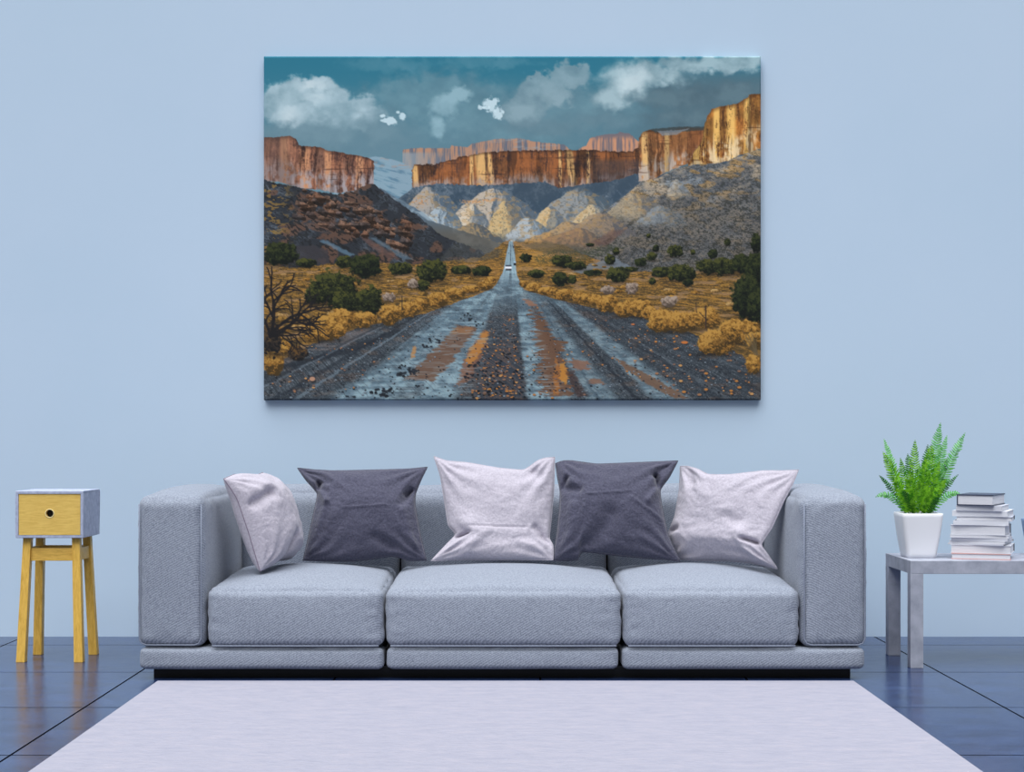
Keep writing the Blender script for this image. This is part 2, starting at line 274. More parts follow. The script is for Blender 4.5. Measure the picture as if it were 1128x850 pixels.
    img = mix(img, col(196, 130, 66), .7*poly([(452, 396), (454, 383), (458, 382), (457, 394)], 1, .4, 175, 1, 2))
    img = mix(img, col(106, 76, 58), .9*poly([(587, 331), (592, 345), (601, 360), (607, 371), (621, 378), (616, 395), (624, 412), (630, 437), (600, 438), (596, 420), (592, 395), (588, 372), (586, 355)], 1.5, .3, 176, 1.1, 12))
    img = mix(img, col(150, 108, 86), .8*poly([(576, 330), (584, 331), (592, 338), (582, 338)], 1, .3, 180, 1, 4))
    img = mix(img, col(204, 136, 54), .75*poly([(616, 402), (622, 400), (627, 418), (622, 425), (617, 418)], 2, .4, 177, 1, 4))
    img = mix(img, col(182, 112, 50), .6*poly([(611, 395), (615, 400), (616, 436), (610, 436)], 2, .4, 178, 1.4, 3))
    img = mix(img, col(132, 96, 78), .85*poly([(626, 398), (645, 398), (650, 409), (632, 408)], 2, .4, 179, 1, 8)); img = mix(img, col(128, 92, 74), .8*poly([(648, 418), (660, 419), (668, 424), (650, 424)], 1, .4, 181, 1, 5))
    img = mix(img, col(112, 84, 66), .85*poly([(676, 394), (684, 398), (722, 418), (758, 440), (744, 440), (712, 424), (690, 408)], 1.6, .3, 182, 1.1, 3))
    img = mix(img, col(70, 50, 46), .6*poly([(622, 410), (630, 408), (648, 438), (636, 438)], 2, .4, 183, 1.4, 3))
    rip = ss(.56, .66, fbm(X*.06, Y*.9, 190, 3)); img = mix(img, col(150, 170, 178), .35*rip*road*ss(345, 370, Y)*ss(-1.2, -1.0, T)*ss(.45, .35, T)*(1-ctr))
    # ---- stones, leaves
    def scatter(n, seed, xr, yr, cols, size, keep=None, stretch=1.8):
        rng = np.random.RandomState(seed)
        for k in range(n):
            y = yr[0]+(yr[1]-yr[0])*rng.rand()**.8; x = rng.uniform(*xr); c = cols[rng.randint(len(cols))]
            s = size*(.35+1.0*np.clip((y-300)/140, 0, 1))*rng.uniform(.5, 1.3)
            if keep is not None and not keep(x, y): continue
            i0 = int((x-s*3-290)/548*W); i1 = int((x+s*3-290)/548*W)+2; j0 = int((y-s*2-62)/379*H); j1 = int((y+s*2-62)/379*H)+2
            i0, j0 = max(i0, 0), max(j0, 0); i1, j1 = min(i1, W), min(j1, H)
            if i1 <= i0 or j1 <= j0: continue
            XX, YY = X[j0:j1, i0:i1], Y[j0:j1, i0:i1]
            d = np.hypot((XX-x)/(s*stretch/1.4), (YY-y)/(s*.75)); m = ss(1.15, .75, d)
            d2 = np.hypot((XX-x-s*.3)/(s*stretch/1.3), (YY-y-s*.6)/(s*.8))
            img[j0:j1, i0:i1] = mix(img[j0:j1, i0:i1], col(26, 30, 36), .6*ss(1.2, .6, d2))
            img[j0:j1, i0:i1] = mix(img[j0:j1, i0:i1], c, m)
    def onroad(x, y): return np.interp(y, *zip(*le)) < x < np.interp(y, *zip(*re))
    warm = [col(176, 118, 62), col(150, 108, 78), col(126, 98, 84), col(186, 140, 90)]
    gre = [col(34, 38, 44), col(44, 50, 58), col(120, 132, 142)]
    scatter(1100, 1, (290, 838), (330, 440), gre, .7, onroad)
    scatter(260, 2, (290, 838), (335, 440), warm, .85, lambda x, y: onroad(x, y) and not (-1.2 < (x-563)/(y-287) < -.4))
    scatter(220, 3, (515, 578), (345, 440), warm, 1.0, lambda x, y: -.30 < (x-563)/(y-287) < .08)
    scatter(160, 6, (500, 580), (345, 440), [col(24, 28, 34)], .9, lambda x, y: -.34 < (x-563)/(y-287) < .1)
    scatter(90, 4, (690, 838), (360, 438), warm, 1.2, lambda x, y: (x-563)/(y-287) > 1.2 and onroad(x, y))
    scatter(1, 5, (341, 343), (418, 420), [col(176, 134, 110)], 4.2, None, 1.4)
    scatter(1, 7, (753, 755), (378, 379), [col(186, 110, 58)], 2.8, None, 2.6); scatter(1, 9, (697, 698), (358, 360), [col(180, 110, 68)], 1.8, None, 2.6)
    for (x, y) in [(513, 352), (517, 348), (527, 357), (450, 409), (445, 405), (455, 411), (426, 430), (420, 436), (410, 432), (514, 415), (521, 402), (443, 414), (470, 381), (478, 376)]:
        scatter(9, int(x*3+y), (x-6, x+6), (y-2.5, y+2.5), gre[:2], 1.1)
    # ---- bushes
    def bush(cx, cy, rx, ry, dark, mid, hi, seed, rough=.5):
        i0 = max(0, int((cx-rx*1.7-290)/548*W)); i1 = min(W, int((cx+rx*1.7-290)/548*W)+1); j0 = max(0, int((cy-ry*1.8-62)/379*H)); j1 = min(H, int((cy+ry*1.9-62)/379*H)+1)
        if i1 <= i0 or j1 <= j0: return
        XX, YY = X[j0:j1, i0:i1], Y[j0:j1, i0:i1]; u = (XX-cx)/rx; v = (YY-cy)/ry
        f = .22 if rx > 9 else .45
        d = (np.abs(u)**2.2+np.abs(v)**2.2)**(1/2.2)+rough*1.5*(fbm(XX*f, YY*f, seed, 4, .6)-.5); m = ss(1.06, .9, d)
        sh = np.exp(-((u/1.05)**2+((v-.95)/.25)**2)); I = mix(img[j0:j1, i0:i1], col(34, 30, 26), .55*sh)
        n = fbm(XX*.28, YY*.34, seed+5, 3); n_ = fbm(XX*.7, YY*.75, seed+6, 3)
        lit = np.clip(.55-.45*v-.15*u+1.2*(n-.5)+1.1*(n_-.5), 0, 1)
        c = mix(dark[None, None]+0*XX[..., None], mid, ss(.15, .55, lit)); c = mix(c, hi, ss(.6, .95, lit))
        img[j0:j1, i0:i1] = mix(I, c, m)
    G = (col(18, 23, 18), col(38, 44, 27), col(72, 74, 36)); G2 = (col(16, 21, 19), col(30, 38, 25), col(52, 58, 32))
    Yl = (col(70, 54, 30), col(138, 98, 44), col(180, 136, 66)); Yd = (col(72, 56, 32), col(120, 90, 44), col(156, 118, 58)); Gr = (col(84, 72, 62), col(128, 112, 100), col(164, 146, 130))
    k = 700
    rr = np.random.RandomState(8)
    for q in range(240):                                     # tufts of dry grass in rows
        y = 292+rr.rand()**1.3*100; x = rr.uniform(292, 836)
        if onroad(x-8, y+2) or onroad(x+8, y+2) or y > 300+abs(x-562)*.33+4: continue
        s = .5+(y-290)/55; k += 1
        bush(x, y, 5*s, 1.9*s, *[Yd, Yl, Yd, (col(90, 70, 40), col(146, 112, 66), col(184, 150, 96))][rr.randint(4)], seed=k, rough=.7)
    greens = [(308, 280, 19, 13), (378, 289, 9, 7), (440, 296, 14, 7), (402, 294, 18, 13), (475, 299, 17, 13), (508, 298, 13, 5), (531, 299, 12, 6), (335, 290, 12, 5), (465, 315, 8, 6),
              (579, 284.5, 7, 5), (619, 288, 12, 7), (591, 302, 10, 5), (617, 308, 9, 8), (630, 308, 5, 5), (635, 293, 12, 5), (654, 301, 11, 3.5), (672, 286, 6, 6), (679, 277, 4, 4), (706, 289, 7, 5), (718, 283, 6, 5),
              (744, 277, 9, 7), (723, 274, 4, 4), (728, 300, 11, 6), (681, 303, 13, 9), (786, 280, 6, 5.5), (780, 294, 12, 9), (800, 294, 15, 10), (818, 291, 12, 11), (751, 301, 17, 10), (764, 278, 3, 3), (834, 268, 6, 11),
              (802, 267, 4, 4), (715, 260, 3, 2.5), (758, 312, 6, 4), (719, 310, 4, 4), (695, 297, 8, 3), (650, 270, 5, 2), (560, 279, 0.5, .5)]
    for (a, b, c1, d1) in greens: k += 1; bush(a, b, c1, d1, *(G2 if k % 3 == 0 else G), seed=k, rough=.45)
    for (a, b, c1, d1) in [(345, 325, 11, 10), (367, 318, 25, 20), (404, 333, 17, 17), (380, 333, 16, 11)]: k += 1; bush(a, b, c1, d1, *G, seed=k, rough=.6)
    for (a, b, c1, d1) in [(834, 300, 12, 22), (824, 328, 18, 24), (836, 340, 12, 20)]: k += 1; bush(a, b, c1, d1, *G2, seed=k, rough=.45)
    for (a, b, c1, d1) in [(696, 318, 7.5, 6.5), (670, 320, 8, 5), (738, 333, 10, 6), (454, 313, 6, 5), (428, 328, 8, 5)]: k += 1; bush(a, b, c1, d1, *Gr, seed=k, rough=.6)
    ylw = [(540, 309, 7, 4), (534, 315, 9, 5), (518, 319, 10, 5), (500, 324, 12, 6), (482, 331, 13, 8), (462, 336, 10, 7), (448, 341, 11, 9), (429, 347, 13, 12), (399, 353, 15, 9), (375, 352, 16, 11), (357, 362, 24, 14), (345, 368, 14, 9),
           (299, 400, 12, 14), (312, 384, 7, 8), (577, 313, 6, 4), (588, 317, 9, 5), (604, 321, 11, 5), (622, 325, 12, 6), (642, 329, 11, 6), (656, 331, 9, 6), (669, 335, 13, 10), (690, 341, 14, 9), (706, 340, 13, 10), (716, 345, 9, 7),
           (731, 354, 17, 13), (752, 355, 20, 12), (778, 351, 16, 12), (790, 378, 20, 14), (782, 382, 12, 9), (816, 365, 24, 13), (831, 402, 9, 11), (832, 376, 10, 10)]
    for (a, b, c1, d1) in ylw: k += 1; bush(a, b, c1, d1, *Yl, seed=k, rough=.4)
    # ---- dead tree, twigs, posts
    def seg(x1, y1, x2, y2, w, c, a=.9):
        i0 = max(0, int((min(x1, x2)-3-290)/548*W)); i1 = min(W, int((max(x1, x2)+3-290)/548*W)+1); j0 = max(0, int((min(y1, y2)-3-62)/379*H)); j1 = min(H, int((max(y1, y2)+3-62)/379*H)+1)
        if i1 <= i0 or j1 <= j0: return
        XX, YY = X[j0:j1, i0:i1], Y[j0:j1, i0:i1]; dx, dy = x2-x1, y2-y1
        t = np.clip(((XX-x1)*dx+(YY-y1)*dy)/(dx*dx+dy*dy+1e-9), 0, 1); d = np.hypot(XX-x1-t*dx, YY-y1-t*dy)
        img[j0:j1, i0:i1] = mix(img[j0:j1, i0:i1], c, a*ss(w+.5, max(w-.4, 0), d))
    rb = np.random.RandomState(12)
    def branch(x, y, a, L, w, depth):
        n = 4
        for i in range(n):
            a2 = a+rb.uniform(-.3, .3); x2 = x+np.cos(a2)*L/n; y2 = y-np.sin(a2)*L/n
            seg(x, y, x2, y2, w, col(28, 27, 30)); x, y, a = x2, y2, a2
            if depth > 0 and i > 0: branch(x, y, a+rb.choice([-1, 1])*rb.uniform(.4, .9), L*.62, w*.6, depth-1)
        if depth > 0: branch(x, y, a+rb.uniform(-.2, .2), L*.6, w*.6, depth-1)
    bush(297, 372, 13, 20, col(26, 26, 28), col(48, 42, 38), col(84, 66, 44), 960, .9); bush(325, 390, 12, 7, col(26, 26, 28), col(52, 44, 38), col(96, 70, 40), 961, .8)
    for a, L, w in [(1.5, 40, 1.8), (1.1, 42, 1.6), (.75, 38, 1.4), (.45, 30, 1.2), (1.8, 34, 1.4), (.15, 24, 1.0)]: branch(296, 372, a, L, w, 2)
    seg(442, 342, 442, 327, .5, col(60, 52, 44)); seg(778, 362, 778, 338, .8, col(58, 46, 40)); seg(778, 352, 771, 345, .4, col(58, 46, 40)); seg(768, 345, 767, 334, .4, col(58, 46, 40))
    for q in range(16): seg(836-rb.uniform(0, 4), 392, 822+rb.uniform(-8, 16), 370+rb.uniform(-6, 6), .3, col(96, 84, 62), .6)
    # ---- vehicles on the road
    def rect(x0, y0, x1, y1, c, a=1.): 
        nonlocal img
        img = mix(img, c, a*ss(-.35, .35, X-x0)*ss(-.35, .35, x1-X)*ss(-.35, .35, Y-y0)*ss(-.35, .35, y1-Y))
    rect(556.4, 292.4, 563, 294.2, col(60, 66, 78)); rect(556, 294, 563.2, 296.6, col(232, 234, 238)); rect(556.6, 296.6, 563, 298.4, col(36, 30, 36))
    rect(565.6, 288.5, 568, 290.2, col(170, 200, 220)); rect(565.6, 290, 567.8, 293, col(24, 28, 36)); rect(564.4, 271.5, 566, 273.2, col(60, 60, 66))
    rect(562, 264, 567, 266.5, col(190, 206, 214), .6)
    return np.clip(img, 0, 1)
CANVAS_RES = (822, 568)
# ================================================================ scene
import bpy, bmesh, math, random
from mathutils import Vector, Matrix, noise
C = bpy.context.scene.collection
F = 1695.0                                     # focal length in pixels of a 1128 px wide frame
def at(px, py, Y): return Vector(((px-557)*Y/F, Y, 1-(py-480)*Y/F))
def srgb(r, g, b):
    f = lambda c: (c/255/12.92) if c/255 <= .04045 else ((c/255+.055)/1.055)**2.4
    return (f(r), f(g), f(b), 1)
# ---------------------------------------------------------------- tagging
def tag(o, label, cat, group=None):
    o['label'] = label; o['category'] = cat
    if group: o['group'] = group
    return o
def empty(name, loc, label, cat, group=None):
    o = bpy.data.objects.new(name, None); C.objects.link(o); o.location = loc; o.empty_display_size = .1
    return tag(o, label, cat, group)
def link(name, me, mat, parent=None, smooth=True):
    o = bpy.data.objects.new(name, me); C.objects.link(o)
    if mat: me.materials.append(mat)
    if smooth:
        for p in me.polygons: p.use_smooth = True
    if parent:
        o.parent = parent; o.matrix_parent_inverse = Matrix.Translation(-Vector(parent.location)) if parent.parent is None else Matrix()
    return o
def mesh_from(bm, name):
    bmesh.ops.recalc_face_normals(bm, faces=bm.faces); me = bpy.data.meshes.new(name); bm.to_mesh(me); bm.free(); return me
# ---------------------------------------------------------------- materials
def mat(name, color, rough=.6, metal=0., spec=.5):
    m = bpy.data.materials.new(name); m.use_nodes = True; b = m.node_tree.nodes['Principled BSDF']
    b.inputs['Base Color'].default_value = color; b.inputs['Roughness'].default_value = rough; b.inputs['Metallic'].default_value = metal
    b.inputs['Specular IOR Level'].default_value = spec
    return m, m.node_tree.nodes, m.node_tree.links, b
def N(ns, t, **kw):
    n = ns.new(t)
    for k, v in kw.items():
        if k.startswith('i_'): n.inputs[k[2:].replace('_', ' ')].default_value = v
        else: setattr(n, k, v)
    return n
def ramp(ns, stops):
    r = ns.new('ShaderNodeValToRGB'); e = r.color_ramp.elements
    while len(e) < len(stops): e.new(.5)
    for k, (p, c) in enumerate(stops): e[k].position = p; e[k].color = c
    return r
def noise_mat(name, c1, c2, scale=(1, 1, 1), freq=20, rough=.7, bump=.2, dist=.002, detail=6, spec=.4, lo=.35, hi=.65):
    m, ns, L, b = mat(name, c1, rough, spec=spec)
    tc = N(ns, 'ShaderNodeTexCoord'); mp = N(ns, 'ShaderNodeMapping'); mp.inputs['Scale'].default_value = scale
    nz = N(ns, 'ShaderNodeTexNoise', i_Scale=freq, i_Detail=detail, i_Roughness=.6); r = ramp(ns, [(lo, c1), (hi, c2)])
    L.new(tc.outputs['Object'], mp.inputs[0]); L.new(mp.outputs[0], nz.inputs['Vector']); L.new(nz.outputs[0], r.inputs[0]); L.new(r.outputs[0], b.inputs['Base Color'])
    bp = N(ns, 'ShaderNodeBump', i_Strength=bump, i_Distance=dist); L.new(nz.outputs[0], bp.inputs['Height']); L.new(bp.outputs[0], b.inputs['Normal'])
    return m
def twill(name, c_lo, c_hi, mir=1):
    m, ns, L, b = mat(name, c_lo, .9, spec=.2)
    tc = N(ns, 'ShaderNodeTexCoord')
    w = N(ns, 'ShaderNodeTexWave', wave_type='BANDS', bands_direction='DIAGONAL', i_Scale=33, i_Distortion=3.2, i_Detail=3); w.inputs['Detail Scale'].default_value = 3
    mp = N(ns, 'ShaderNodeMapping'); mp.inputs['Scale'].default_value = (1.1*mir, -1.9, -1.9); mp.inputs['Rotation'].default_value = (0, 0, 0)
    L.new(tc.outputs['Object'], mp.inputs[0]); L.new(mp.outputs[0], w.inputs['Vector'])
    n1 = N(ns, 'ShaderNodeTexNoise', i_Scale=170, i_Detail=3); n2 = N(ns, 'ShaderNodeTexNoise', i_Scale=2.5, i_Detail=4)
    L.new(tc.outputs['Object'], n1.inputs['Vector']); L.new(tc.outputs['Object'], n2.inputs['Vector'])
    mul = N(ns, 'ShaderNodeMath', operation='MULTIPLY'); L.new(w.outputs['Fac'], mul.inputs[0]); L.new(n1.outputs[0], mul.inputs[1])
    add = N(ns, 'ShaderNodeMath', operation='ADD'); add.use_clamp = True; L.new(mul.outputs[0], add.inputs[0])
    s = N(ns, 'ShaderNodeMath', operation='MULTIPLY'); s.inputs[1].default_value = .8; L.new(n1.outputs[0], s.inputs[0]); L.new(s.outputs[0], add.inputs[1])
    r = ramp(ns, [(.2, c_lo), (.9, c_hi)]); L.new(add.outputs[0], r.inputs[0])
    L.new(r.outputs[0], b.inputs['Base Color'])
    bp = N(ns, 'ShaderNodeBump', i_Strength=.35, i_Distance=.003); L.new(add.outputs[0], bp.inputs['Height']); L.new(bp.outputs[0], b.inputs['Normal'])
    b.inputs['Sheen Weight'].default_value = .15
    return m
def linen(name, c_lo, c_hi, sheen=.2, crinkle=.38):
    m, ns, L, b = mat(name, c_lo, .95, spec=.15)
    tc = N(ns, 'ShaderNodeTexCoord')
    n1 = N(ns, 'ShaderNodeTexNoise', i_Scale=120, i_Detail=5, i_Roughness=.75); n2 = N(ns, 'ShaderNodeTexNoise', i_Scale=420, i_Detail=2)
    n3 = N(ns, 'ShaderNodeTexNoise', i_Scale=20, i_Detail=6, i_Distortion=3.0)
    for n in (n1, n2, n3): L.new(tc.outputs['Object'], n.inputs['Vector'])
    r = ramp(ns, [(.3, c_lo), (.7, c_hi)]); L.new(n1.outputs[0], r.inputs[0]); L.new(r.outputs[0], b.inputs['Base Color'])
    b1 = N(ns, 'ShaderNodeBump', i_Strength=.35, i_Distance=.003); b2 = N(ns, 'ShaderNodeBump', i_Strength=crinkle, i_Distance=.009)
    L.new(n3.outputs[0], b2.inputs['Height']); L.new(n2.outputs[0], b1.inputs['Height']); L.new(b2.outputs[0], b1.inputs['Normal']); L.new(b1.outputs[0], b.inputs['Normal'])
    b.inputs['Sheen Weight'].default_value = sheen
    return m
def wood(name, c1, c2, rot=(0, 0, 0)):
    m, ns, L, b = mat(name, c1, .45)
    tc = N(ns, 'ShaderNodeTexCoord'); mp = N(ns, 'ShaderNodeMapping'); mp.inputs['Scale'].default_value = rot
    nz = N(ns, 'ShaderNodeTexNoise', i_Scale=14, i_Detail=6, i_Roughness=.65, i_Distortion=.6); r = ramp(ns, [(.3, c1), (.62, c2)])
    L.new(tc.outputs['Object'], mp.inputs[0]); L.new(mp.outputs[0], nz.inputs['Vector']); L.new(nz.outputs[0], r.inputs[0]); L.new(r.outputs[0], b.inputs['Base Color'])
    bp = N(ns, 'ShaderNodeBump', i_Strength=.15, i_Distance=.001); L.new(nz.outputs[0], bp.inputs['Height']); L.new(bp.outputs[0], b.inputs['Normal'])
    return m
M = {}
M['sofa'] = twill('sofa_fabric', srgb(105, 112, 127), srgb(154, 162, 177))
M['sofa_mirrored'] = twill('sofa_fabric_other_way', srgb(105, 112, 127), srgb(154, 162, 177), -1)
M['piping'] = noise_mat('sofa_piping', srgb(112, 120, 137), srgb(138, 146, 164), freq=300, rough=.9, bump=.3)
M['light'] = linen('pale_linen', srgb(166, 161, 174), srgb(198, 193, 205))
M['dark'] = linen('charcoal_linen', srgb(60, 61, 78), srgb(90, 90, 109), .25, .6)
M['black'] = mat('black_plinth', srgb(14, 16, 22), .6)[0]
M['concrete'] = noise_mat('pale_concrete', srgb(150, 155, 170), srgb(176, 180, 194), detail=9, freq=16, rough=.65, bump=.25, dist=.003)
M['box'] = noise_mat('cabinet_concrete', srgb(156, 166, 192), srgb(186, 194, 216), freq=40, rough=.7, bump=.2, dist=.001)
M['wood'] = wood('yellow_pine_drawer', srgb(216, 176, 84), srgb(236, 200, 108), (1.2, 8, 9))
M['wood_rail'] = wood('yellow_pine_rail', srgb(204, 158, 66), srgb(236, 192, 92), (1.3, 9, 9))
M['wood_leg'] = wood('yellow_pine_leg', srgb(206, 158, 60), srgb(236, 192, 90), (9, 9, 1.3))
M['hole'] = mat('dark_drawer_inside', srgb(12, 12, 16), .8)[0]
M['pot'] = mat('white_ceramic', srgb(240, 241, 246), .35)[0]
M['bluepot'] = mat('blue_grey_ceramic', srgb(112, 136, 176), .4)[0]
M['soil'] = noise_mat('potting_soil', srgb(40, 34, 30), srgb(80, 70, 62), freq=120, rough=1, bump=.8)
# wall
M['wall'] = noise_mat('pale_blue_wall', (.53, .67, .82, 1), (.545, .68, .83, 1), freq=1.4, rough=.85, bump=.03, spec=.2)
# floor of large dark slate tiles
def floor_mat():
    m, ns, L, b = mat('slate_blue_tiles', (0, 0, 0, 1), .3)
    tc = N(ns, 'ShaderNodeTexCoord'); sx = N(ns, 'ShaderNodeSeparateXYZ'); L.new(tc.outputs['Object'], sx.inputs[0])
    def line(sock, off, wd):
        a = N(ns, 'ShaderNodeMath', operation='SUBTRACT'); a.inputs[1].default_value = off; L.new(sock, a.inputs[0])
        p = N(ns, 'ShaderNodeMath', operation='PINGPONG'); p.inputs[1].default_value = .42375; L.new(a.outputs[0], p.inputs[0])
        c = N(ns, 'ShaderNodeMath', operation='LESS_THAN'); c.inputs[1].default_value = wd; L.new(p.outputs[0], c.inputs[0]); return c
    l1 = line(sx.outputs[0], .143, .0042); l2 = line(sx.outputs[1], 4.822, .0042)
    mx = N(ns, 'ShaderNodeMath', operation='MAXIMUM'); L.new(l1.outputs[0], mx.inputs[0]); L.new(l2.outputs[0], mx.inputs[1])
    mp = N(ns, 'ShaderNodeMapping'); mp.inputs['Scale'].default_value = (1, 1.6, 1); L.new(tc.outputs['Object'], mp.inputs[0])
    nz = N(ns, 'ShaderNodeTexNoise', i_Scale=5.5, i_Detail=10, i_Roughness=.75); L.new(mp.outputs[0], nz.inputs['Vector'])
    r = ramp(ns, [(.3, srgb(14, 30, 64)), (.7, srgb(52, 72, 114))]); L.new(nz.outputs[0], r.inputs[0])
    mix = N(ns, 'ShaderNodeMix', data_type='RGBA'); L.new(mx.outputs[0], mix.inputs[0]); L.new(r.outputs[0], mix.inputs[6]); mix.inputs[7].default_value = srgb(6, 8, 14)
    L.new(mix.outputs[2], b.inputs['Base Color'])
    rr = N(ns, 'ShaderNodeMapRange'); rr.inputs['To Min'].default_value = .14; rr.inputs['To Max'].default_value = .30; L.new(nz.outputs[0], rr.inputs['Value'])
    mr = N(ns, 'ShaderNodeMix', data_type='FLOAT'); L.new(mx.outputs[0], mr.inputs[0]); L.new(rr.outputs[0], mr.inputs[2]); mr.inputs[3].default_value = .95; L.new(mr.outputs[0], b.inputs['Roughness'])
    sp = N(ns, 'ShaderNodeMath', operation='MULTIPLY_ADD'); sp.inputs[1].default_value = -.45; sp.inputs[2].default_value = .45; L.new(mx.outputs[0], sp.inputs[0]); L.new(sp.outputs[0], b.inputs['Specular IOR Level'])
    bp = N(ns, 'ShaderNodeBump', i_Strength=.12, i_Distance=.002); L.new(nz.outputs[0], bp.inputs['Height'])
    b2 = N(ns, 'ShaderNodeBump', i_Strength=.6, i_Distance=.003, invert=True); L.new(mx.outputs[0], b2.inputs['Height']); L.new(bp.outputs[0], b2.inputs['Normal']); L.new(b2.outputs[0], b.inputs['Normal'])
    return m
M['floor'] = floor_mat()
def rug_mat():
    m, ns, L, b = mat('pale_lilac_rug', (0, 0, 0, 1), .95, spec=.1)
    tc = N(ns, 'ShaderNodeTexCoord'); mp = N(ns, 'ShaderNodeMapping'); mp.inputs['Scale'].default_value = (1, 2.4, 1); L.new(tc.outputs['Object'], mp.inputs[0])
    nz = N(ns, 'ShaderNodeTexNoise', i_Scale=9, i_Detail=9, i_Roughness=.72); L.new(mp.outputs[0], nz.inputs['Vector'])
    r = ramp(ns, [(.3, srgb(148, 149, 164)), (.5, srgb(156, 156, 170)), (.7, srgb(164, 161, 173))]); L.new(nz.outputs[0], r.inputs[0]); L.new(r.outputs[0], b.inputs['Base Color'])
    n2 = N(ns, 'ShaderNodeTexNoise', i_Scale=34, i_Detail=6); L.new(mp.outputs[0], n2.inputs['Vector'])
    bp = N(ns, 'ShaderNodeBump', i_Strength=.7, i_Distance=.008); L.new(n2.outputs[0], bp.inputs['Height']); L.new(bp.outputs[0], b.inputs['Normal'])
    return m
M['rug'] = rug_mat()
# ---------------------------------------------------------------- shape helpers
def box_bm(x0, x1, y0, y1, z0, z1, bev=0.0, seg=2):
    bm = bmesh.new(); bmesh.ops.create_cube(bm, size=1)
    for v in bm.verts: v.co = Vector((x0+(v.co.x+.5)*(x1-x0), y0+(v.co.y+.5)*(y1-y0), z0+(v.co.z+.5)*(z1-z0)))
    if bev: bmesh.ops.bevel(bm, geom=bm.edges[:], offset=bev, segments=seg, profile=.6, affect='EDGES')
    return bm
def box(name, b, m, parent=None, bev=0.0, smooth=False): return link(name, mesh_from(box_bm(*b, bev), name), m, parent, smooth)
def prism_bm(bottom, top, bev=.002):        # four corner points below, four above
    bm = bmesh.new(); a = [bm.verts.new(p) for p in bottom]; c = [bm.verts.new(p) for p in top]
    bm.faces.new(a); bm.faces.new(c)
    for i in range(4): bm.faces.new((a[i], a[(i+1) % 4], c[(i+1) % 4], c[i]))
    bmesh.ops.recalc_face_normals(bm, faces=bm.faces)
    if bev: bmesh.ops.bevel(bm, geom=bm.edges[:], offset=bev, segments=2, profile=.6, affect='EDGES')
    return bm
def tube_bm(pts, r, closed=False, seg=8, bm=None):
    bm = bm or bmesh.new(); rings = []; n = len(pts)
    for i, p in enumerate(pts):
        a = pts[i-1] if (i > 0 or closed) else p; b = pts[(i+1) % n] if (i < n-1 or closed) else p
        t = (Vector(b)-Vector(a)).normalized(); up = Vector((0, 1, 0)) if abs(t.y) < .9 else Vector((1, 0, 0)); s = t.cross(up).normalized(); q = s.cross(t)
        rr = r(i/(n-1)) if callable(r) else r
        rings.append([bm.verts.new(Vector(p)+(s*math.cos(k*2*math.pi/seg)+q*math.sin(k*2*math.pi/seg))*rr) for k in range(seg)])
    for i in range(n if closed else n-1):
        A, B = rings[i], rings[(i+1) % n]
        for k in range(seg): bm.faces.new((A[k], A[(k+1) % seg], B[(k+1) % seg], B[k]))
    if not closed: bm.faces.new(rings[0]); bm.faces.new(rings[-1][::-1])
    return bm
def puff_block(name, b, r, m, parent, puff=(0, 0, 0, 0, 0, 0), n=30, wob=.003, seed=0, pucker=.003, slope=0):
    """upholstered block: rounded box whose faces bulge; puff = -x,+x,-y,+y,-z,+z"""
    x0, x1, y0, y1, z0, z1 = b; c = Vector(((x0+x1)/2, (y0+y1)/2, (z0+z1)/2)); h = Vector(((x1-x0)/2, (y1-y0)/2, (z1-z0)/2))
    bm = bmesh.new(); V = {}
    def par(i, hh):                                              # denser near the rim
        t = -1+2*i/n; e = .55; q = (1-e)*t+e*math.sin(t*math.pi/2); return q
    def vert(i, j, k):
        if (i, j, k) in V: return V[i, j, k]
        u, v, w = par(i, h.x), par(j, h.y), par(k, h.z); p = Vector((u*h.x, v*h.y, w*h.z))
        q = Vector([max(-(h[a]-r), min(h[a]-r, p[a])) for a in range(3)]); d = p-q
        if d.length > 1e-9: p = q+d.normalized()*r
        bu = (1-u*u)**.8; bv = (1-v*v)**.8; bw = (1-w*w)**.8
        bu, bv, bw = [(max(0, x)) for x in (bu, bv, bw)]
        if u < 0: p.x -= puff[0]*bv*bw*(-u)
        else: p.x += puff[1]*bv*bw*u
        if v < 0: p.y -= puff[2]*bu*bw*(-v)
        else: p.y += puff[3]*bu*bw*v
        if w < 0: p.z -= puff[4]*bu*bv*(-w)
        else: p.z += puff[5]*bu*bv*w
        s = Vector((seed*3.1, seed*1.7, 0)); nn = noise.noise_vector((p+c)*5+s)*wob
        edge = max(abs(u), abs(v)) if abs(w) > .99 else max(abs(u), abs(w)) if abs(v) > .99 else max(abs(v), abs(w))
        pk = noise.noise((p+c)*26+s)*pucker*max(0, min(1, (edge-.72)/.15))*max(0, min(1, (1-edge)/.04+.3))
        p = p+nn+d.normalized()*0+Vector((0, -1, 0) if j == 0 else (0, 0, 1) if k == n else (-1, 0, 0) if i == 0 else (1, 0, 0))*pk
        p.z += slope*(p.y/h.y)*(1 if w > 0 else 0)*w
        V[i, j, k] = bm.verts.new(p+c); return V[i, j, k]
    for a in range(n):
        for e in range(n):
            for k in (0, n):
                bm.faces.new([vert(a, e, k), vert(a+1, e, k), vert(a+1, e+1, k), vert(a, e+1, k)])
                bm.faces.new([vert(a, k, e), vert(a+1, k, e), vert(a+1, k, e+1), vert(a, k, e+1)])
                bm.faces.new([vert(k, a, e), vert(k, a+1, e), vert(k, a+1, e+1), vert(k, a, e+1)])
    return link(name, mesh_from(bm, name), m, parent)
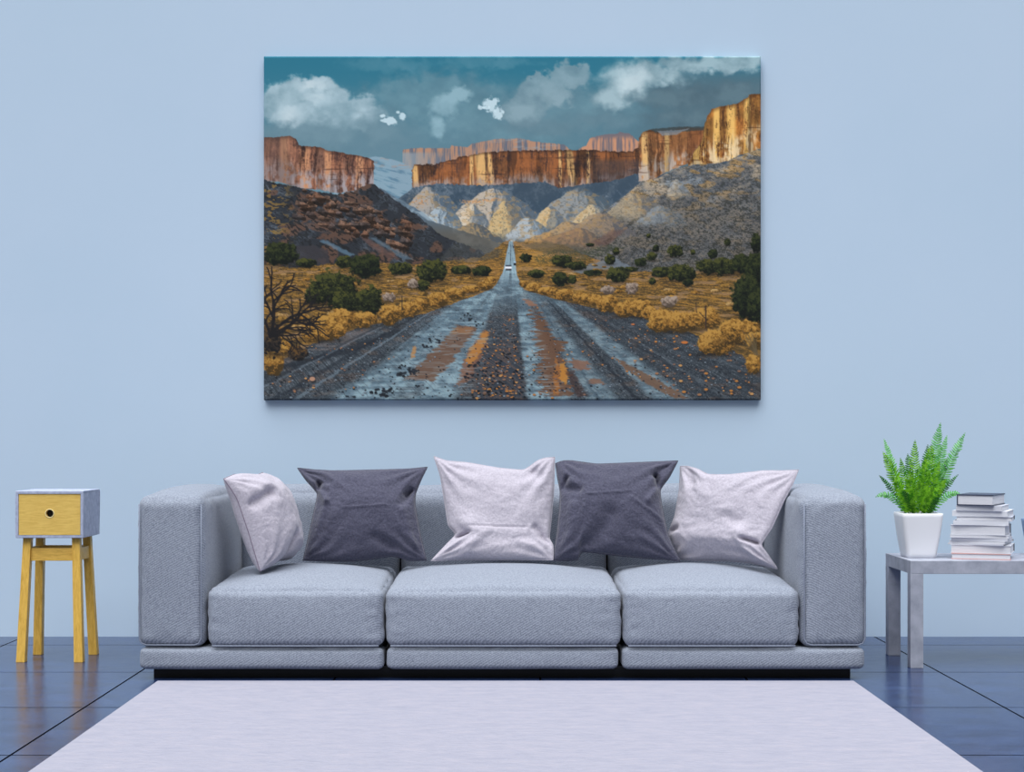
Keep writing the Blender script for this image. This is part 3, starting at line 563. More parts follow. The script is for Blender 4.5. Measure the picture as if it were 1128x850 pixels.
def rrect(x0, x1, z0, z1, r, y, n=6, topbow=0):
    pts = []
    for cx, cz, a0 in ((x1-r, z1-r, 0), (x0+r, z1-r, 90), (x0+r, z0+r, 180), (x1-r, z0+r, 270)):
        for k in range(n+1):
            a = math.radians(a0+90*k/n); pts.append(Vector((cx+r*math.cos(a), y, cz+r*math.sin(a))))
        if a0 == 0:
            for k in range(1, 12):
                t = k/12; pts.append(Vector((x1-r+(x0+r-x1+r)*t, y, z1+topbow*(1-(2*t-1)**2))))
    return pts
# ---------------------------------------------------------------- the room
def struct(o): o['kind'] = 'structure'; return o
WALL = 7.67
struct(box('wall_back', (-7, 7, WALL, WALL+.2, -.05, 4.4), M['wall']))
struct(box('floor', (-7, 7, -2, WALL, -.1, 0), M['floor']))
# ---------------------------------------------------------------- rug
bm = box_bm(-1.414, 1.414, 3.2, 6.25, 0, .007, .003)
tag(link('rug', mesh_from(bm, 'rug'), M['rug'], None, False), 'large pale lilac woven rug lying on the tiles before the sofa', 'rug')
# ---------------------------------------------------------------- sofa
sofa = empty('sofa', (-.015, 6.8, 0), 'long blue-grey fabric three-seat sofa with thick square arms', 'sofa')
yF, yB = 6.30, 7.35
for k, (a, b_, c) in enumerate([(-1.500, -.502, 'left'), (-.487, .462, 'mid'), (.478, 1.472, 'right')]):
    o = puff_block('base', (a, b_, yF, yB-.03, .043, .131), .022, M['sofa'], sofa, (.004, .004, .006, 0, 0, .0), 24, .002, k, .002)
for k, (a, b_) in enumerate([(-1.512, -1.238), (1.214, 1.484)]):
    arm = puff_block('armrest', (a, b_, yF+.005, yB, .132, .752), .044, M['sofa_mirrored' if k else 'sofa'], sofa, ((.008, .018) if k == 0 else (.018, .008))+(.012, .01, 0, .034), 36, .004, 10+k, .006)
    pts = [Vector((a+.010, yF+.008, .72)), Vector((a+.010, yF+.006, .45)), Vector((a+.010, yF+.008, .17)), Vector((a+.02, yF+.008, .150)), Vector((a+.04, yF+.009, .143)), Vector((b_-.04, yF+.009, .143)), Vector((b_-.02, yF+.008, .150)), Vector((b_-.010, yF+.008, .17)), Vector((b_-.010, yF+.006, .45)), Vector((b_-.010, yF+.008, .72))]
    link('piping', mesh_from(tube_bm(pts, .003), 'piping'), M['piping'], arm)
for k, (a, b_) in enumerate([(-1.222, -.500), (-.492, .474), (.482, 1.206)]):
    cu = puff_block('seat_cushion', (a, b_, yF-.005, 7.105, .134, .385), .04, M['sofa'], sofa, (.0, .0, .014, 0, 0, .052), 40, .003, 20+k, .005, slope=.012)
    pts = [p for p in rrect(a+.012, b_-.012, .143, .37, .03, yF-.001)]
    low = [Vector((a+.02+(b_-a-.04)*t/20, yF-.004-.010*(1-(2*t/20-1)**2)*.3, .141)) for t in range(21)]
    link('piping', mesh_from(tube_bm(low, .0034), 'piping'), M['piping'], cu)
for k, (a, b_) in enumerate([(-1.25, -.497), (-.489, .471), (.479, 1.225)]):
    puff_block('backrest', (a, b_, 7.125, yB, .132, .762), .085, M['sofa'], sofa, (0, 0, .02, 0, 0, .015), 30, .004, 30+k, .004)
box('back_gap_blocker', (-1.22, 1.19, 7.23, 7.33, .06, .70), M['black'], sofa)  # added black panel, blocks light leaking through the slits between backrests
box('plinth', (-1.46, 1.43, 6.385, 7.25, .0, .046), M['black'], sofa)
# ---------------------------------------------------------------- throw pillows
def polyline(pts, n):
    d = [0]
    for i in range(1, len(pts)): d.append(d[-1]+(pts[i]-pts[i-1]).length)
    out = []
    # Catmull-Rom through the outline points
    for k in range(n+1):
        s = d[-1]*k/n; i = 0
        while i < len(pts)-2 and d[i+1] < s: i += 1
        t = (s-d[i])/max(1e-9, d[i+1]-d[i]); p1, p2 = pts[i], pts[i+1]; p0 = pts[max(0, i-1)]; p3 = pts[min(len(pts)-1, i+2)]
        cr = .5*((2*p1)+(-p0+p2)*t+(2*p0-5*p1+4*p2-p3)*t*t+(-p0+3*p1-3*p2+p3)*t**3); out.append(.35*cr*1.0+.65*p1.lerp(p2, t))
    return out
def pillow(label, corners, top, bottom, left, right, T, Tb, m, folds, seed, group, n=84, pw=.62, seam=None, fk=1.6):
    """corners: depth of TL, TR, BL, BR; edges as outline points, left to right and top to bottom"""
    yTL, yTR, yBL, yBR = corners
    def edge(pts, ya, yb):
        return polyline([at(p[0], p[1], ya+(yb-ya)*i/(len(pts)-1)) for i, p in enumerate(pts)], n)
    eT, eB, eL, eR = edge(top, yTL, yTR), edge(bottom, yBL, yBR), edge(left, yTL, yBL), edge(right, yTR, yBR)
    c00, c10, c01, c11 = eT[0], eT[n], eB[0], eB[n]
    nrm = ((c10-c00)+(c11-c01)).cross((c01-c00)+(c11-c10)).normalized()
    if nrm.y > 0: nrm = -nrm
    bm = bmesh.new(); cen = (c00+c10+c01+c11)/4; cen.z = min(c01.z, c11.z)
    G = {}
    def P(i, j, side):
        u, v = i/n, j/n
        base = (1-v)*eT[i]+v*eB[i]+(1-u)*eL[j]+u*eR[j]-((1-u)*(1-v)*c00+u*(1-v)*c10+(1-u)*v*c01+u*v*c11)
        U, V_ = 2*u-1, 2*v-1
        f = max(0, 1-abs(U)**2.4)**pw*max(0, 1-abs(V_)**2.4)**pw; rim = min(u, 1-u, v, 1-v)
        if side > 0:
            w = 0
            for (cx, cy, s) in ((0, 0, 1), (1, 0, 2), (0, 1, 3), (1, 1, 4)):
                dx, dy = u-cx, v-cy; r = math.hypot(dx, dy); a = math.atan2(abs(dy), abs(dx))
                w += .007*math.exp(-(r/.38)**2)*math.sin(a*13+noise.noise(Vector((seed, s, r*3)))*4)*min(1, r*6)
            w += .0055*noise.noise(Vector((u*4.5, v*4.5, seed)))+.0028*noise.noise(Vector((u*13, v*13, seed+4)))+.0016*noise.noise(Vector((u*34, v*26, seed+9)))
            w += .004*noise.noise(Vector((u*30, v*3, seed+3)))*max(0, abs(V_)-.6)*1.5+.004*noise.noise(Vector((u*3, v*30, seed+3)))*max(0, abs(U)-.6)*1.5
            for (x1, y1, x2, y2, wd, amp) in folds:
                L2 = (x2-x1)**2+(y2-y1)**2; t = max(0, min(1, ((u-x1)*(x2-x1)+(v-y1)*(y2-y1))/L2)); d = math.hypot(u-x1-t*(x2-x1), v-y1-t*(y2-y1))
                w += fk*amp*math.exp(-(d/wd)**2)
            return base+nrm*(T*f+w*min(1, rim*14))
        return base-nrm*(Tb*f)
    for side in (1, -1):
        for i in range(n+1):
            for j in range(n+1):
                e = i in (0, n) or j in (0, n)
                if e and side < 0: G[i, j, -1] = G[i, j, 1]
                else: G[i, j, side] = bm.verts.new(P(i, j, side)-cen)
        for i in range(n):
            for j in range(n):
                q = [G[i, j, side], G[i+1, j, side], G[i+1, j+1, side], G[i, j+1, side]]
                bm.faces.new(q if side > 0 else q[::-1])
    cen_ = cen; cen = cen+Vector((0, -.012, .007)); root = empty('throw_pillow', cen, label, 'pillow', group)
    me = mesh_from(bm, 'pillow_cover'); o = bpy.data.objects.new('pillow_cover', me); C.objects.link(o); me.materials.append(m); o.parent = root
    for p in me.polygons: p.use_smooth = True
    loop = [p-cen_ for p in (eT[:-1]+eR[:-1]+eB[::-1][:-1]+eL[::-1][:-1])]
    tb = mesh_from(tube_bm(loop[::2], .0022, True, 6), 'piping'); o2 = bpy.data.objects.new('piping', tb); C.objects.link(o2); tb.materials.append(seam or m); o2.parent = root
    for p in tb.polygons: p.use_smooth = True
    return root
GL = 'throw pillows along the sofa'
pillow('small-looking pale lilac pillow turned sideways against the left sofa arm', (6.50, 6.84, 6.51, 6.84),
       [(247, 529), (259, 524), (272, 525), (282, 525), (290, 522)], [(287, 631), (297, 626), (305, 619), (314, 618), (322, 616)],
       [(247, 529), (255, 540), (262, 552), (275, 590), (287, 631)], [(290, 522), (305, 543), (316, 572), (323, 600), (322, 616)],
       .115, .09, M['light'], [(-.02, .36, .30, .30, .055, -.03), (.05, .22, .35, .20, .07, .012), (.45, 1, .62, .78, .05, -.03), (.8, .85, .9, .95, .1, .012)], 1, GL, pw=.5, seam=mat('lilac_seam', srgb(132, 122, 138), .9)[0], fk=1)
pillow('charcoal pillow, left one of the two dark ones, beside the sideways pale pillow', (7.0, 7.0, 6.86, 6.86),
       [(328, 517), (348, 519), (368, 520), (415, 519), (450, 518), (471, 516)], [(334, 618.5), (360, 619.5), (388, 619.5), (412, 617), (431, 614), (442, 616), (452, 619), (470, 618.5)],
       [(328, 517), (338, 531), (350, 545), (346, 566), (338, 602), (334, 618.5)], [(471, 516), (464, 530), (458, 545), (457.5, 557), (463, 588), (470, 618.5)],
       .085, .045, M['dark'], [(.035, .30, .11, .19, .020, -.024), (.02, .02, .15, .2, .04, -.008), (.04, .34, .12, .44, .03, .012), (.12, .44, .06, .9, .035, .007), (.95, .28, .90, .34, .02, -.018), (.28, .50, .72, .50, .008, .0035), (.72, .9, .6, .8, .05, -.012), (.97, .3, .86, .45, .04, -.016), (.86, .45, .93, .85, .04, .01)], 2, GL)
pillow('pale lilac pillow standing upright at the middle of the sofa', (6.99, 6.99, 6.85, 6.85),
       [(478, 504), (492, 509), (515, 511), (550, 517), (577, 519), (592, 509), (600, 506), (611, 505)], [(475, 619), (500, 618), (540, 618), (580, 618), (609, 618)],
       [(478, 504), (485, 525), (490, 555), (494, 580), (502, 590), (490, 603), (475, 619)], [(611, 505), (610, 540), (607, 575), (605, 594), (609, 602), (609, 618)],
       .08, .045, M['light'], [(.03, .74, .14, .70, .02, -.02), (.1, .8, .02, .95, .05, .008), (.2, .62, .25, .9, .09, .014), (.2, .635, .75, .635, .008, -.004), (.84, .66, .98, .86, .035, -.016), (.78, .06, .84, .16, .05, -.014)], 3, GL)
pillow('charcoal pillow, right one of the two dark ones, beside the upright pale pillow', (7.0, 7.0, 6.86, 6.86),
       [(612, 512), (620, 509), (630, 509), (658, 512.5), (699, 511), (725, 510), (746.5, 509)], [(608, 619), (625, 619), (636, 618), (642, 609), (682, 613.5), (720, 617), (737, 618), (749, 620)],
       [(612, 512), (614, 527), (617, 543), (616, 562), (613, 592), (608, 619)], [(746.5, 509), (737, 527), (727, 541), (729, 560), (736, 592), (749, 620)],
       .09, .045, M['dark'], [(.965, .30, .87, .17, .020, -.026), (.87, .17, .93, .08, .03, -.010), (.95, .36, .86, .46, .03, .012), (.03, .28, .08, .2, .02, -.02), (.27, .42, .7, .38, .008, .0035), (.3, .95, .5, .62, .08, -.016), (.04, .3, .2, .34, .04, -.014), (.7, .45, .95, .62, .02, .004), (.12, .5, .1, .95, .05, .01)], 4, GL)
pillow('pale lilac pillow slumped against the right sofa arm, farthest right', (7.04, 6.66, 6.965, 6.62),
       [(749, 515), (757, 515), (768, 518), (780, 524), (805, 524), (840, 520), (862, 520), (879, 519)], [(742, 617), (765, 618.5), (800, 619), (830, 622), (856, 628)],
       [(749, 515), (748, 540), (743, 570), (736, 588), (739, 605), (742, 617)], [(879, 519), (873, 534), (863, 553), (850, 582), (838, 601), (845, 612), (856, 628)],
       .062, .05, M['light'], [(.84, .72, .97, .74, .022, -.026), (.78, .66, .9, .98, .06, .012), (.0, .72, .14, .66, .035, -.016), (.1, .02, .2, .16, .04, -.014), (.6, .5, .72, .54, .05, -.006)], 5, GL)
# ---------------------------------------------------------------- canvas print on the wall
def canvas():
    W, H = CANVAS_RES
    pic = paint_picture(W, H)
    lin = np.where(pic <= .04045, pic/12.92, ((pic+.055)/1.055)**2.4)
    x0, x1, z0, z1 = -1.2, 1.266, 1.178, 2.883; yf = 7.632; bev = .010
    root = empty('wall_art', ((x0+x1)/2, WALL, z0), 'wide unframed canvas print of a desert canyon road on the wall above the sofa', 'wall art')
    us = np.concatenate([[0, 0], np.linspace(0, 1, W), [1, 1]]); vs = np.concatenate([[0, 0], np.linspace(0, 1, H), [1, 1]])
    xs = x0+bev*.6+(x1-x0-1.2*bev)*us; zs = z1-bev*.6-(z1-z0-1.2*bev)*vs
    yo = np.zeros((H+4, W+4)); XS, ZS = np.meshgrid(xs, zs)
    XS[:, :2] = x0; XS[:, -2:] = x1; ZS[:2, :] = z1; ZS[-2:, :] = z0
    yo[1, :] = bev*.55; yo[-2, :] = bev*.55; yo[:, 1] = bev*.55; yo[:, -2] = bev*.55
    yo[0, :] = .036; yo[-1, :] = .036; yo[:, 0] = .036; yo[:, -1] = .036
    co = np.stack([XS-(x0+x1)/2, yf+yo-WALL, ZS-z0], -1).reshape(-1, 3).astype(np.float32)
    h, w = H+4, W+4; idx = np.arange(h*w).reshape(h, w)
    q = np.stack([idx[:-1, :-1], idx[1:, :-1], idx[1:, 1:], idx[:-1, 1:]], -1).reshape(-1, 4)
    me = bpy.data.meshes.new('canvas'); nf = len(q)
    me.vertices.add(h*w); me.vertices.foreach_set('co', co.ravel()); me.loops.add(nf*4); me.loops.foreach_set('vertex_index', q.ravel().astype(np.int32))
    me.polygons.add(nf); me.polygons.foreach_set('loop_start', np.arange(0, nf*4, 4, dtype=np.int32)); me.polygons.foreach_set('loop_total', np.full(nf, 4, dtype=np.int32))
    me.update(); me.validate()
    jj = np.clip(np.arange(h)-2, 0, H-1); ii = np.clip(np.arange(w)-2, 0, W-1)
    c = np.ones((h, w, 4), np.float32); c[..., :3] = lin[jj][:, ii]
    at_ = me.color_attributes.new('print', 'FLOAT_COLOR', 'POINT'); at_.data.foreach_set('color', c.ravel())
    m, ns, L, b = mat('printed_canvas', (1, 1, 1, 1), .75, spec=.2)
    a = N(ns, 'ShaderNodeAttribute', attribute_name='print'); g = N(ns, 'ShaderNodeVectorMath', operation='SCALE'); g.inputs['Scale'].default_value = 1.16
    L.new(a.outputs['Color'], g.inputs[0]); L.new(g.outputs[0], b.inputs['Base Color'])
    o = bpy.data.objects.new('canvas', me); C.objects.link(o); me.materials.append(m); o.parent = root
    bmf = bmesh.new()
    for (a0, a1, b0, b1) in ((x0+.01, x1-.01, z0+.01, z0+.05), (x0+.01, x1-.01, z1-.05, z1-.01), (x0+.01, x0+.05, z0+.05, z1-.05), (x1-.05, x1-.01, z0+.05, z1-.05)):
        t = box_bm(a0-(x0+x1)/2, a1-(x0+x1)/2, -.028, -.002, b0-z0, b1-z0); tm = bpy.data.meshes.new('t'); t.to_mesh(tm); t.free(); bmf.from_mesh(tm)
    fr = bpy.data.objects.new('stretcher_frame', mesh_from(bmf, 'stretcher_frame')); C.objects.link(fr); fr.data.materials.append(M['wood_leg']); fr.parent = root
canvas()
# ---------------------------------------------------------------- bedside cabinet on tall legs
ns_ = empty('nightstand', (-2.015, 6.93, 0), 'small side cabinet with one yellow wood drawer on four tall splayed legs', 'nightstand')
X0, X1, Y0, Y1, Z0, Z1 = -2.166, -1.867, 6.80, 7.075, .549, .757; th = .0125
bm = bmesh.new()
for b_ in ((X0, X1, Y0, Y1, Z1-th, Z1), (X0, X1, Y0, Y1, Z0, Z0+th), (X0, X0+th, Y0, Y1, Z0+th, Z1-th), (X1-th, X1, Y0, Y1, Z0+th, Z1-th), (X0+th, X1-th, Y1-th, Y1, Z0+th, Z1-th)):
    t = box_bm(*b_); tm = bpy.data.meshes.new('t'); t.to_mesh(tm); t.free(); bm.from_mesh(tm)
bmesh.ops.remove_doubles(bm, verts=bm.verts, dist=1e-5)
cab = link('cabinet', mesh_from(bm, 'cabinet'), M['box'], ns_, False)
bv = cab.modifiers.new('bevel', 'BEVEL'); bv.width = .0025; bv.segments = 2; bv.limit_method = 'ANGLE'
def drawer_panel():
    bm = bmesh.new(); x0, x1, z0, z1 = X0+th+.001, X1-th-.001, Z0+th+.001, Z1-th-.001; cx, cz, R = (55-557)/249., 1-(565.3-480)/249., .0165; n = 48; ya, yb = Y0+.003, Y0+.02
    def rim(a):
        dx, dz = math.cos(a), math.sin(a); t = min([((x1-cx) if dx > 0 else (x0-cx))/dx if abs(dx) > 1e-9 else 9, ((z1-cz) if dz > 0 else (z0-cz))/dz if abs(dz) > 1e-9 else 9]); return (cx+dx*t, cz+dz*t)
    angs = sorted([2*math.pi*k/n for k in range(n)]+[math.atan2(b-cz, a-cx) % (2*math.pi) for a in (x0, x1) for b in (z0, z1)])
    rows = []
    for (y, rr) in ((yb, None), (ya, None), (ya, R+.0012), (ya+.0012, R), (yb, R)):
        rows.append([bm.verts.new((rim(a)[0], y, rim(a)[1]) if rr is None else (cx+rr*math.cos(a), y, cz+rr*math.sin(a))) for a in angs])
    for A, B in zip(rows, rows[1:]):
        for k in range(len(angs)): bm.faces.new((A[k], A[(k+1) % len(angs)], B[(k+1) % len(angs)], B[k]))
    return mesh_from(bm, 'drawer'), cx, cz
me, cx, cz = drawer_panel(); dr = link('drawer', me, M['wood'], ns_, False)
ring = [Vector((cx+.0185*math.cos(a*math.pi/20), Y0+.003, cz+.0185*math.sin(a*math.pi/20))) for a in range(40)]
rg = link('finger_hole_rim', mesh_from(tube_bm(ring, .0022, True, 6), 'rim'), mat('pale_wood_rim', srgb(238, 220, 160), .5)[0], dr)
box('drawer_box', (X0+.02, X1-.02, Y0+.021, Y1-.02, Z0+.02, Z1-.02), M['hole'], dr)
for (xt, xb, yt, yb) in ((-2.123, -2.143, 6.842, 6.812), (-1.907, -1.887, 6.842, 6.812), (-2.121, -2.141, 7.02, 7.05), (-1.909, -1.887, 7.02, 7.05)):
    q = .0195; r = .0175
    bm = prism_bm([(xb-q, yb-q, 0), (xb+q, yb-q, 0), (xb+q, yb+q, 0), (xb-q, yb+q, 0)], [(xt-r, yt-r, Z0), (xt+r, yt-r, Z0), (xt+r, yt+r, Z0), (xt-r, yt+r, Z0)])
    link('leg', mesh_from(bm, 'leg'), M['wood_leg'], ns_, False)
for b_ in ((-2.108, -1.922, 6.832, 6.852, .446, .502), (-2.108, -1.922, 7.012, 7.032, .446, .502), (-2.135, -2.117, 6.862, 7.004, .446, .502), (-1.913, -1.895, 6.862, 7.004, .446, .502)):
    box('rail', b_, M['wood_rail'], ns_, .0015)
# ---------------------------------------------------------------- concrete side table
tb = empty('side_table', (2.25, 6.84, 0), 'low pale concrete bench table beside the right sofa arm', 'table')
TX0, TX1, TY0, TY1, TZ = 1.743, 2.80, 6.625, 7.06, .463
box('tabletop', (TX0, TX1, TY0, TY1, TZ-.057, TZ), M['concrete'], tb, .002)
for (x, y) in ((TX0, TY0), (TX0, TY1-.052), (TX1-.056, TY0), (TX1-.056, TY1-.052)): box('leg', (x, x+.056, y, y+.052, 0, TZ-.057), M['concrete'], tb, .002)
# ---------------------------------------------------------------- pots
def pot_mesh(hb, ht, H, rc=.016, wall=.008, n=5, curve=.35):
    bm = bmesh.new()
    def ring(h, z, r):
        out = []
        for cx, cy, a0 in ((h-r, h-r, 0), (-(h-r), h-r, 90), (-(h-r), -(h-r), 180), (h-r, -(h-r), 270)):
            for k in range(n+1): a = math.radians(a0+90*k/n); out.append(bm.verts.new((cx+r*math.cos(a), cy+r*math.sin(a), z)))
        return out
    prof = [(hb*.93, 0, rc*.8)]
    for k in range(13):
        t = k/12; prof.append((hb+(ht-hb)*(t*(1-curve)+curve*math.sin(t*math.pi/2)), .003+t*(H-.003), rc))
    prof += [(ht-.002, H+.0015, rc), (ht-wall, H+.0015, rc*.8), (ht-wall-.001, H-.002, rc*.8), (ht-wall-.008, H-.03, rc*.8)]
    R = [ring(*p) for p in prof]; bm.faces.new(R[0][::-1]); bm.faces.new(R[-1])
    for A, B in zip(R, R[1:]):
        for k in range(len(A)): bm.faces.new((A[k], A[(k+1) % len(A)], B[(k+1) % len(A)], B[k]))
    return mesh_from(bm, 'pot')
def child(name, me, m, parent, smooth=True):
    o = bpy.data.objects.new(name, me); C.objects.link(o)
    if m: me.materials.append(m)
    for p in me.polygons: p.use_smooth = smooth
    o.parent = parent; return o
fern = empty('potted_fern', (1.834, 6.84, TZ), 'bright green fern in a square tapered white pot on the side table', 'plant')
pm = child('pot', pot_mesh(.066, .091, .195, rc=.020), M['pot'], fern); 
bm = bmesh.new(); bmesh.ops.create_grid(bm, x_segments=10, y_segments=10, size=.080)
for v in bm.verts: v.co.z = .178+.006*noise.noise(v.co*60)
child('soil', mesh_from(bm, 'soil'), M['soil'], fern)
def leaf_mat(name, a, b_):
    m, ns, L, b = mat(name, a, .5, spec=.3)
    tc = N(ns, 'ShaderNodeTexCoord'); nz = N(ns, 'ShaderNodeTexNoise', i_Scale=55, i_Detail=3); r = ramp(ns, [(.38, a), (.62, b_)])
    L.new(tc.outputs['Object'], nz.inputs['Vector']); L.new(nz.outputs[0], r.inputs[0]); L.new(r.outputs[0], b.inputs['Base Color'])
    tr = N(ns, 'ShaderNodeBsdfTranslucent'); L.new(r.outputs[0], tr.inputs[0]); mx = N(ns, 'ShaderNodeMixShader'); mx.inputs[0].default_value = .2
    out = ns['Material Output']; L.new(b.outputs[0], mx.inputs[1]); L.new(tr.outputs[0], mx.inputs[2]); L.new(mx.outputs[0], out.inputs[0]); return m
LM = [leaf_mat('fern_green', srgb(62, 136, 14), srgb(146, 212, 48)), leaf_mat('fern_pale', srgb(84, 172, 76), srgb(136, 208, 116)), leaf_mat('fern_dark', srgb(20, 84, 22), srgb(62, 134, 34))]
def frond(tip, base, sag, width, m, roll=0., seed=0):
    """tip, base in table-local metres; sag lifts the middle of the arch"""
    rnd = random.Random(seed); tip = Vector(tip); base = Vector(base); mid = (tip+base)/2+Vector((0, 0, sag))
    Lf = (tip-base).length; n = max(14, int(Lf/.0108)); pts = [(1-t)**2*base+2*t*(1-t)*mid+t*t*tip for t in [k/n for k in range(n+1)]]
    bm = tube_bm(pts, lambda t: .0012*(1-t)+.0004, False, 5)
    for k in range(2, n+1):
        t = k/n; p = pts[k]; tg = (pts[min(n, k+1)]-pts[k-1]).normalized(); view = Vector((math.sin(roll), -math.cos(roll), .25)).normalized()
        side = tg.cross(view).normalized(); nrm = side.cross(tg)
        Lp = 1.45*width*(math.sin(math.pi*min(1, t*.86+.14))**.75)*(1.0 if t < .9 else .8)*rnd.uniform(.85, 1.1)+.002
        for s in (-1, 1):
            d = (side*s*.86+tg*.5-nrm*.12*rnd.uniform(0, 2)).normalized(); wv = d.cross(nrm).normalized()*(Lf/n*.36); droop = -nrm*Lp*.12
            rows = [(0, .6), (.3, 1.0), (.62, .8), (.88, .42)]; prev = None; d = (d+Vector((rnd.uniform(-.08, .08), rnd.uniform(-.25, .25), rnd.uniform(-.1, .1)))).normalized()
            for (q, ww) in rows:
                c = p+d*Lp*q+droop*q*q; a, b2, c2 = bm.verts.new(c-wv*ww), bm.verts.new(c-nrm*.0008), bm.verts.new(c+wv*ww)
                if prev: bm.faces.new((prev[0], prev[1], b2, a)); bm.faces.new((prev[1], prev[2], c2, b2))
                prev = (a, b2, c2)
            e = bm.verts.new(p+d*Lp+droop); bm.faces.new((prev[0], prev[1], e)); bm.faces.new((prev[1], prev[2], e))
    me = bpy.data.meshes.new('frond'); bm.to_mesh(me); bm.free(); return child('frond', me, m, fern)
def loc(px, py, Y): return at(px, py, Y)-Vector(fern.location)
rnd = random.Random(5)
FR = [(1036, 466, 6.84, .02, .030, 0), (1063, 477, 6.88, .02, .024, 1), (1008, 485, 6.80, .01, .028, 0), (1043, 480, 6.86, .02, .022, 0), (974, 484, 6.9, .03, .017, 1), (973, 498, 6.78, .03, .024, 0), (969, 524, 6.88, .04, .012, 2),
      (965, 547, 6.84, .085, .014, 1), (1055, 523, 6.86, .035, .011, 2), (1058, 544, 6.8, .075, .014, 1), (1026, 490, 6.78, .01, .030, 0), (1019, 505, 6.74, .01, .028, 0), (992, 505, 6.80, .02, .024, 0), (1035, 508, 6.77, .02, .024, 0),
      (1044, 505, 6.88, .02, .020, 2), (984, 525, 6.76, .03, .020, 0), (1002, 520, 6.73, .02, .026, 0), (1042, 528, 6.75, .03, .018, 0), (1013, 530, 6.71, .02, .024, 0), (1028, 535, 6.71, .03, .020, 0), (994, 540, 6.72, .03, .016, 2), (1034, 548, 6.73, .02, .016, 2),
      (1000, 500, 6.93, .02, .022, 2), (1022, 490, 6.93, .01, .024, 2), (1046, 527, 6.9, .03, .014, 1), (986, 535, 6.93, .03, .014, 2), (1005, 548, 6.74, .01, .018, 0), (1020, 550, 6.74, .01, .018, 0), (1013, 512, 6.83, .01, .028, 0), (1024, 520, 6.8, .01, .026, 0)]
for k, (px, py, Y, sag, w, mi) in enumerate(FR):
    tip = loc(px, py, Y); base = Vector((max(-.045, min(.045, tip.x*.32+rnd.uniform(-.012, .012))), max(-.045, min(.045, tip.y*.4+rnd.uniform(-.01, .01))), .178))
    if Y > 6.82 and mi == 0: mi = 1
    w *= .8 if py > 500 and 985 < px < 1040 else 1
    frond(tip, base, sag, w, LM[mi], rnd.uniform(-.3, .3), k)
grey_pot = empty('planter', (2.452, 6.965, TZ), 'blue-grey square pot at the right picture edge, behind the books on the side table', 'pot')
child('pot', pot_mesh(.072, .092, .158, rc=.010, curve=0), M['bluepot'], grey_pot)
# ---------------------------------------------------------------- stack of books
M['paper'] = noise_mat('page_block', srgb(206, 208, 216), srgb(226, 226, 232), scale=(1, 1, 60), freq=14, rough=.8, bump=.5, dist=.001)
def cov(name, r, g, b): return mat(name, srgb(r, g, b), .45)[0]
def book(label, L_, Cn, hh, z, th_, depth, cover, spine, ct=.0022, ycorner=6.645, sp_m=None):
    """L_, Cn: picture x of the near left and near right corner"""
    a = math.radians(th_); sx = math.sin(a); cs = math.cos(a)
    xr = (Cn-557)*ycorner/F
    w = .2
    for _ in range(20): w = (xr-(L_-557)*(ycorner+w*sx)/F)/cs
    # local frame: +u along the front edge to the right, +v to the back
    root = empty('book', (0, 0, 0), label, 'book', 'books stacked on the side table')
    h = hh
    def bx(name, u0, u1, v0, v1, z0, z1, m, par, bev=.0008): return child(name, mesh_from(box_bm(u0, u1, v0, v1, z0, z1, bev, 1), name), m, par, False)
    bm = bmesh.new()
    def addb(u0, u1, v0, v1, z0, z1):
        t = box_bm(u0, u1, v0, v1, z0, z1); tm = bpy.data.meshes.new('t'); t.to_mesh(tm); t.free(); bm.from_mesh(tm)
    addb(-w, 0, 0, depth, 0, ct); addb(-w, 0, 0, depth, h-ct, h)
    e = .003 if ct > .0015 else .0008
    if spine == 'left': addb(-w, -w+ct, 0, depth, ct, h-ct); pg = (-w+ct, -e, e, depth-e)
    elif spine == 'front': addb(-w, 0, 0, ct, ct, h-ct); pg = (-w+e, -e, ct, depth-e)
    elif spine == 'right': addb(-ct, 0, 0, depth, ct, h-ct); pg = (-w+e, -ct, e, depth-e)
    else: addb(-w, 0, depth-ct, depth, ct, h-ct); pg = (-w+e, -e, e, depth-ct)
    child('cover', mesh_from(bm, 'cover'), cover, root, False)
    if sp_m: bx('spine', -w, .0012, depth-.004, depth+.0015, 0, h, sp_m, root)
    bx('pages', pg[0], pg[1], pg[2], pg[3], ct, h-ct, M['paper'], root, .0006)
    root.location = (xr, ycorner, z); root.rotation_euler = (0, 0, -a)
    return z+h
def X8(v): return 1030+v/8.5
white = cov('white_cover', 222, 224, 232); offw = cov('off_white_cover', 206, 208, 218); navy = cov('navy_cover', 52, 60, 82); pink = cov('salmon_cover', 206, 160, 156); blk = cov('dark_cover', 44, 50, 62); lg = cov('light_grey_cover', 190, 194, 206)
z = TZ
Q = .000462
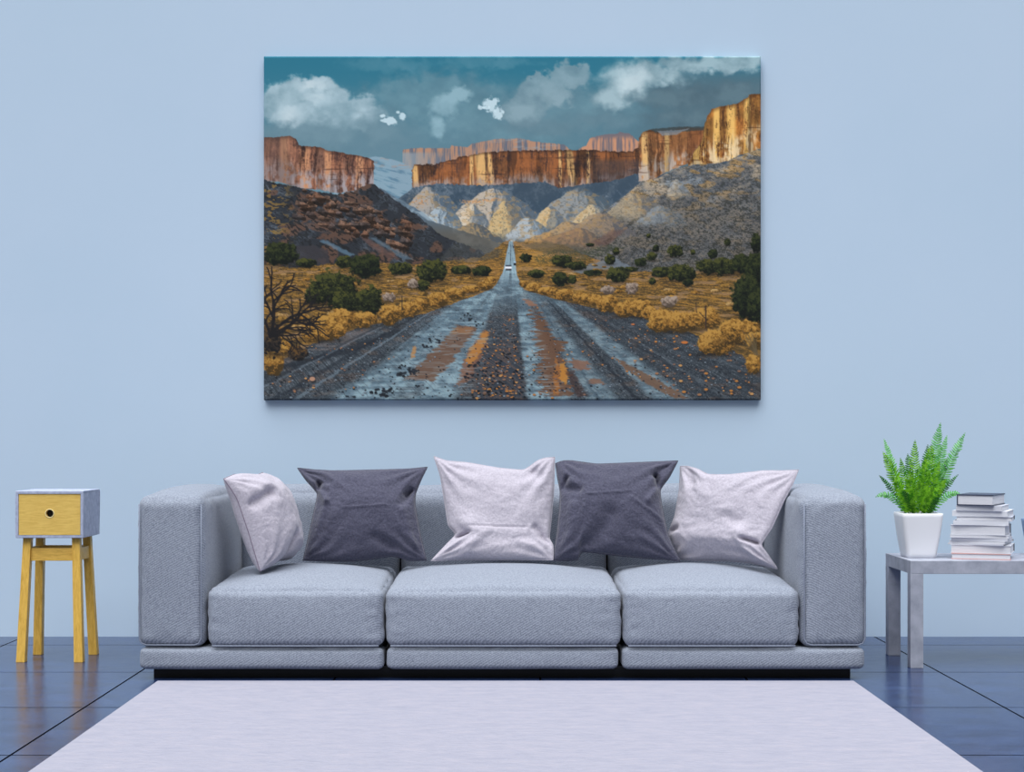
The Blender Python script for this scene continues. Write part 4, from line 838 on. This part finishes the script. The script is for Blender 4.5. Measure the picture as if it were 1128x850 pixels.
BK = [('book with a thin salmon pink cover at the bottom of the stack', 152, 712, 56, 17.5, .18, pink, 'back', .0028),
      ('thick white book right above the pink one near the bottom of the stack', 145, 712, 78, 22, .20, white, 'dark', .0022),
      ('very thin white booklet third from the bottom, sticking out furthest left', 120, 640, 14, 27, .21, offw, 'front', .001),
      ('thin white book fourth from the bottom of the stack', 132, 655, 24, 27, .22, white, 'dark', .0014),
      ('thin white book fifth from the bottom, just below another thin one', 152, 680, 26, 24, .20, offw, 'front', .0014),
      ('thin white book directly under the thickest white block mid stack', 140, 690, 28, 21, .19, white, 'dark', .0014),
      ('thickest white book in the middle of the stack', 141, 662, 92, 24, .20, offw, 'dark', .002),
      ('white book on top of the thickest middle one, eighth from the bottom', 170, 690, 38, 20, .20, white, 'front', .0018),
      ('white book ninth from the bottom, set in slightly at the left', 197, 722, 42, 21, .20, lg, 'dark', .0018),
      ('wide white book third from the top, sticking out to both sides', 160, 676, 52, 25, .24, white, 'front', .002),
      ('white book directly beneath the dark-covered top book', 196, 626, 50, 26, .225, offw, 'front', .002),
      ('hardback with a dark navy cover lying on top of the stack', 203, 545, 104, 30, .235, navy, 'left', .0042)]
for k, (lab, a, b_, hh, th_, dp, cv, sp, ct) in enumerate(BK): z = book(lab, X8(a), X8(b_), hh*Q, z+.0003*(k > 0), th_, dp, cv, 'back' if sp == 'dark' else sp, ct, sp_m=blk if sp == 'dark' else None)
# ---------------------------------------------------------------- light and camera
w = bpy.data.worlds.new('world'); bpy.context.scene.world = w; w.use_nodes = True
bg = w.node_tree.nodes['Background']; bg.inputs[0].default_value = (.93, .97, 1.0, 1); bg.inputs[1].default_value = .27
def sun(name, d, e, ang, colr=(1, 1, 1)):
    l = bpy.data.lights.new(name, 'SUN'); l.energy = e; l.angle = math.radians(ang); l.color = colr; o = bpy.data.objects.new(name, l); C.objects.link(o)
    o.rotation_euler = Vector(d).to_track_quat('-Z', 'Y').to_euler(); o.location = (-3, 1, 4); return o
sun('daylight', (.8, 1, -1.0), .5, 27, (1, .99, .97))
sun('skylight', (.08, .43, -1.5), 4.95, 68, (.98, .99, 1))
cam = bpy.data.cameras.new('camera'); co = bpy.data.objects.new('camera', cam); C.objects.link(co); co.location = (0, 0, 1); co.rotation_euler = (math.pi/2, 0, 0)
cam.sensor_width = 36; cam.lens = F/1128*36; cam.shift_x = 7/1128; cam.shift_y = 55/1128; cam.clip_end = 60
sc = bpy.context.scene; sc.camera = co
sc.view_settings.view_transform = 'Standard'; sc.view_settings.look = 'None'; sc.view_settings.gamma = 1; sc.view_settings.exposure = 0; sc.view_settings.use_curve_mapping = False
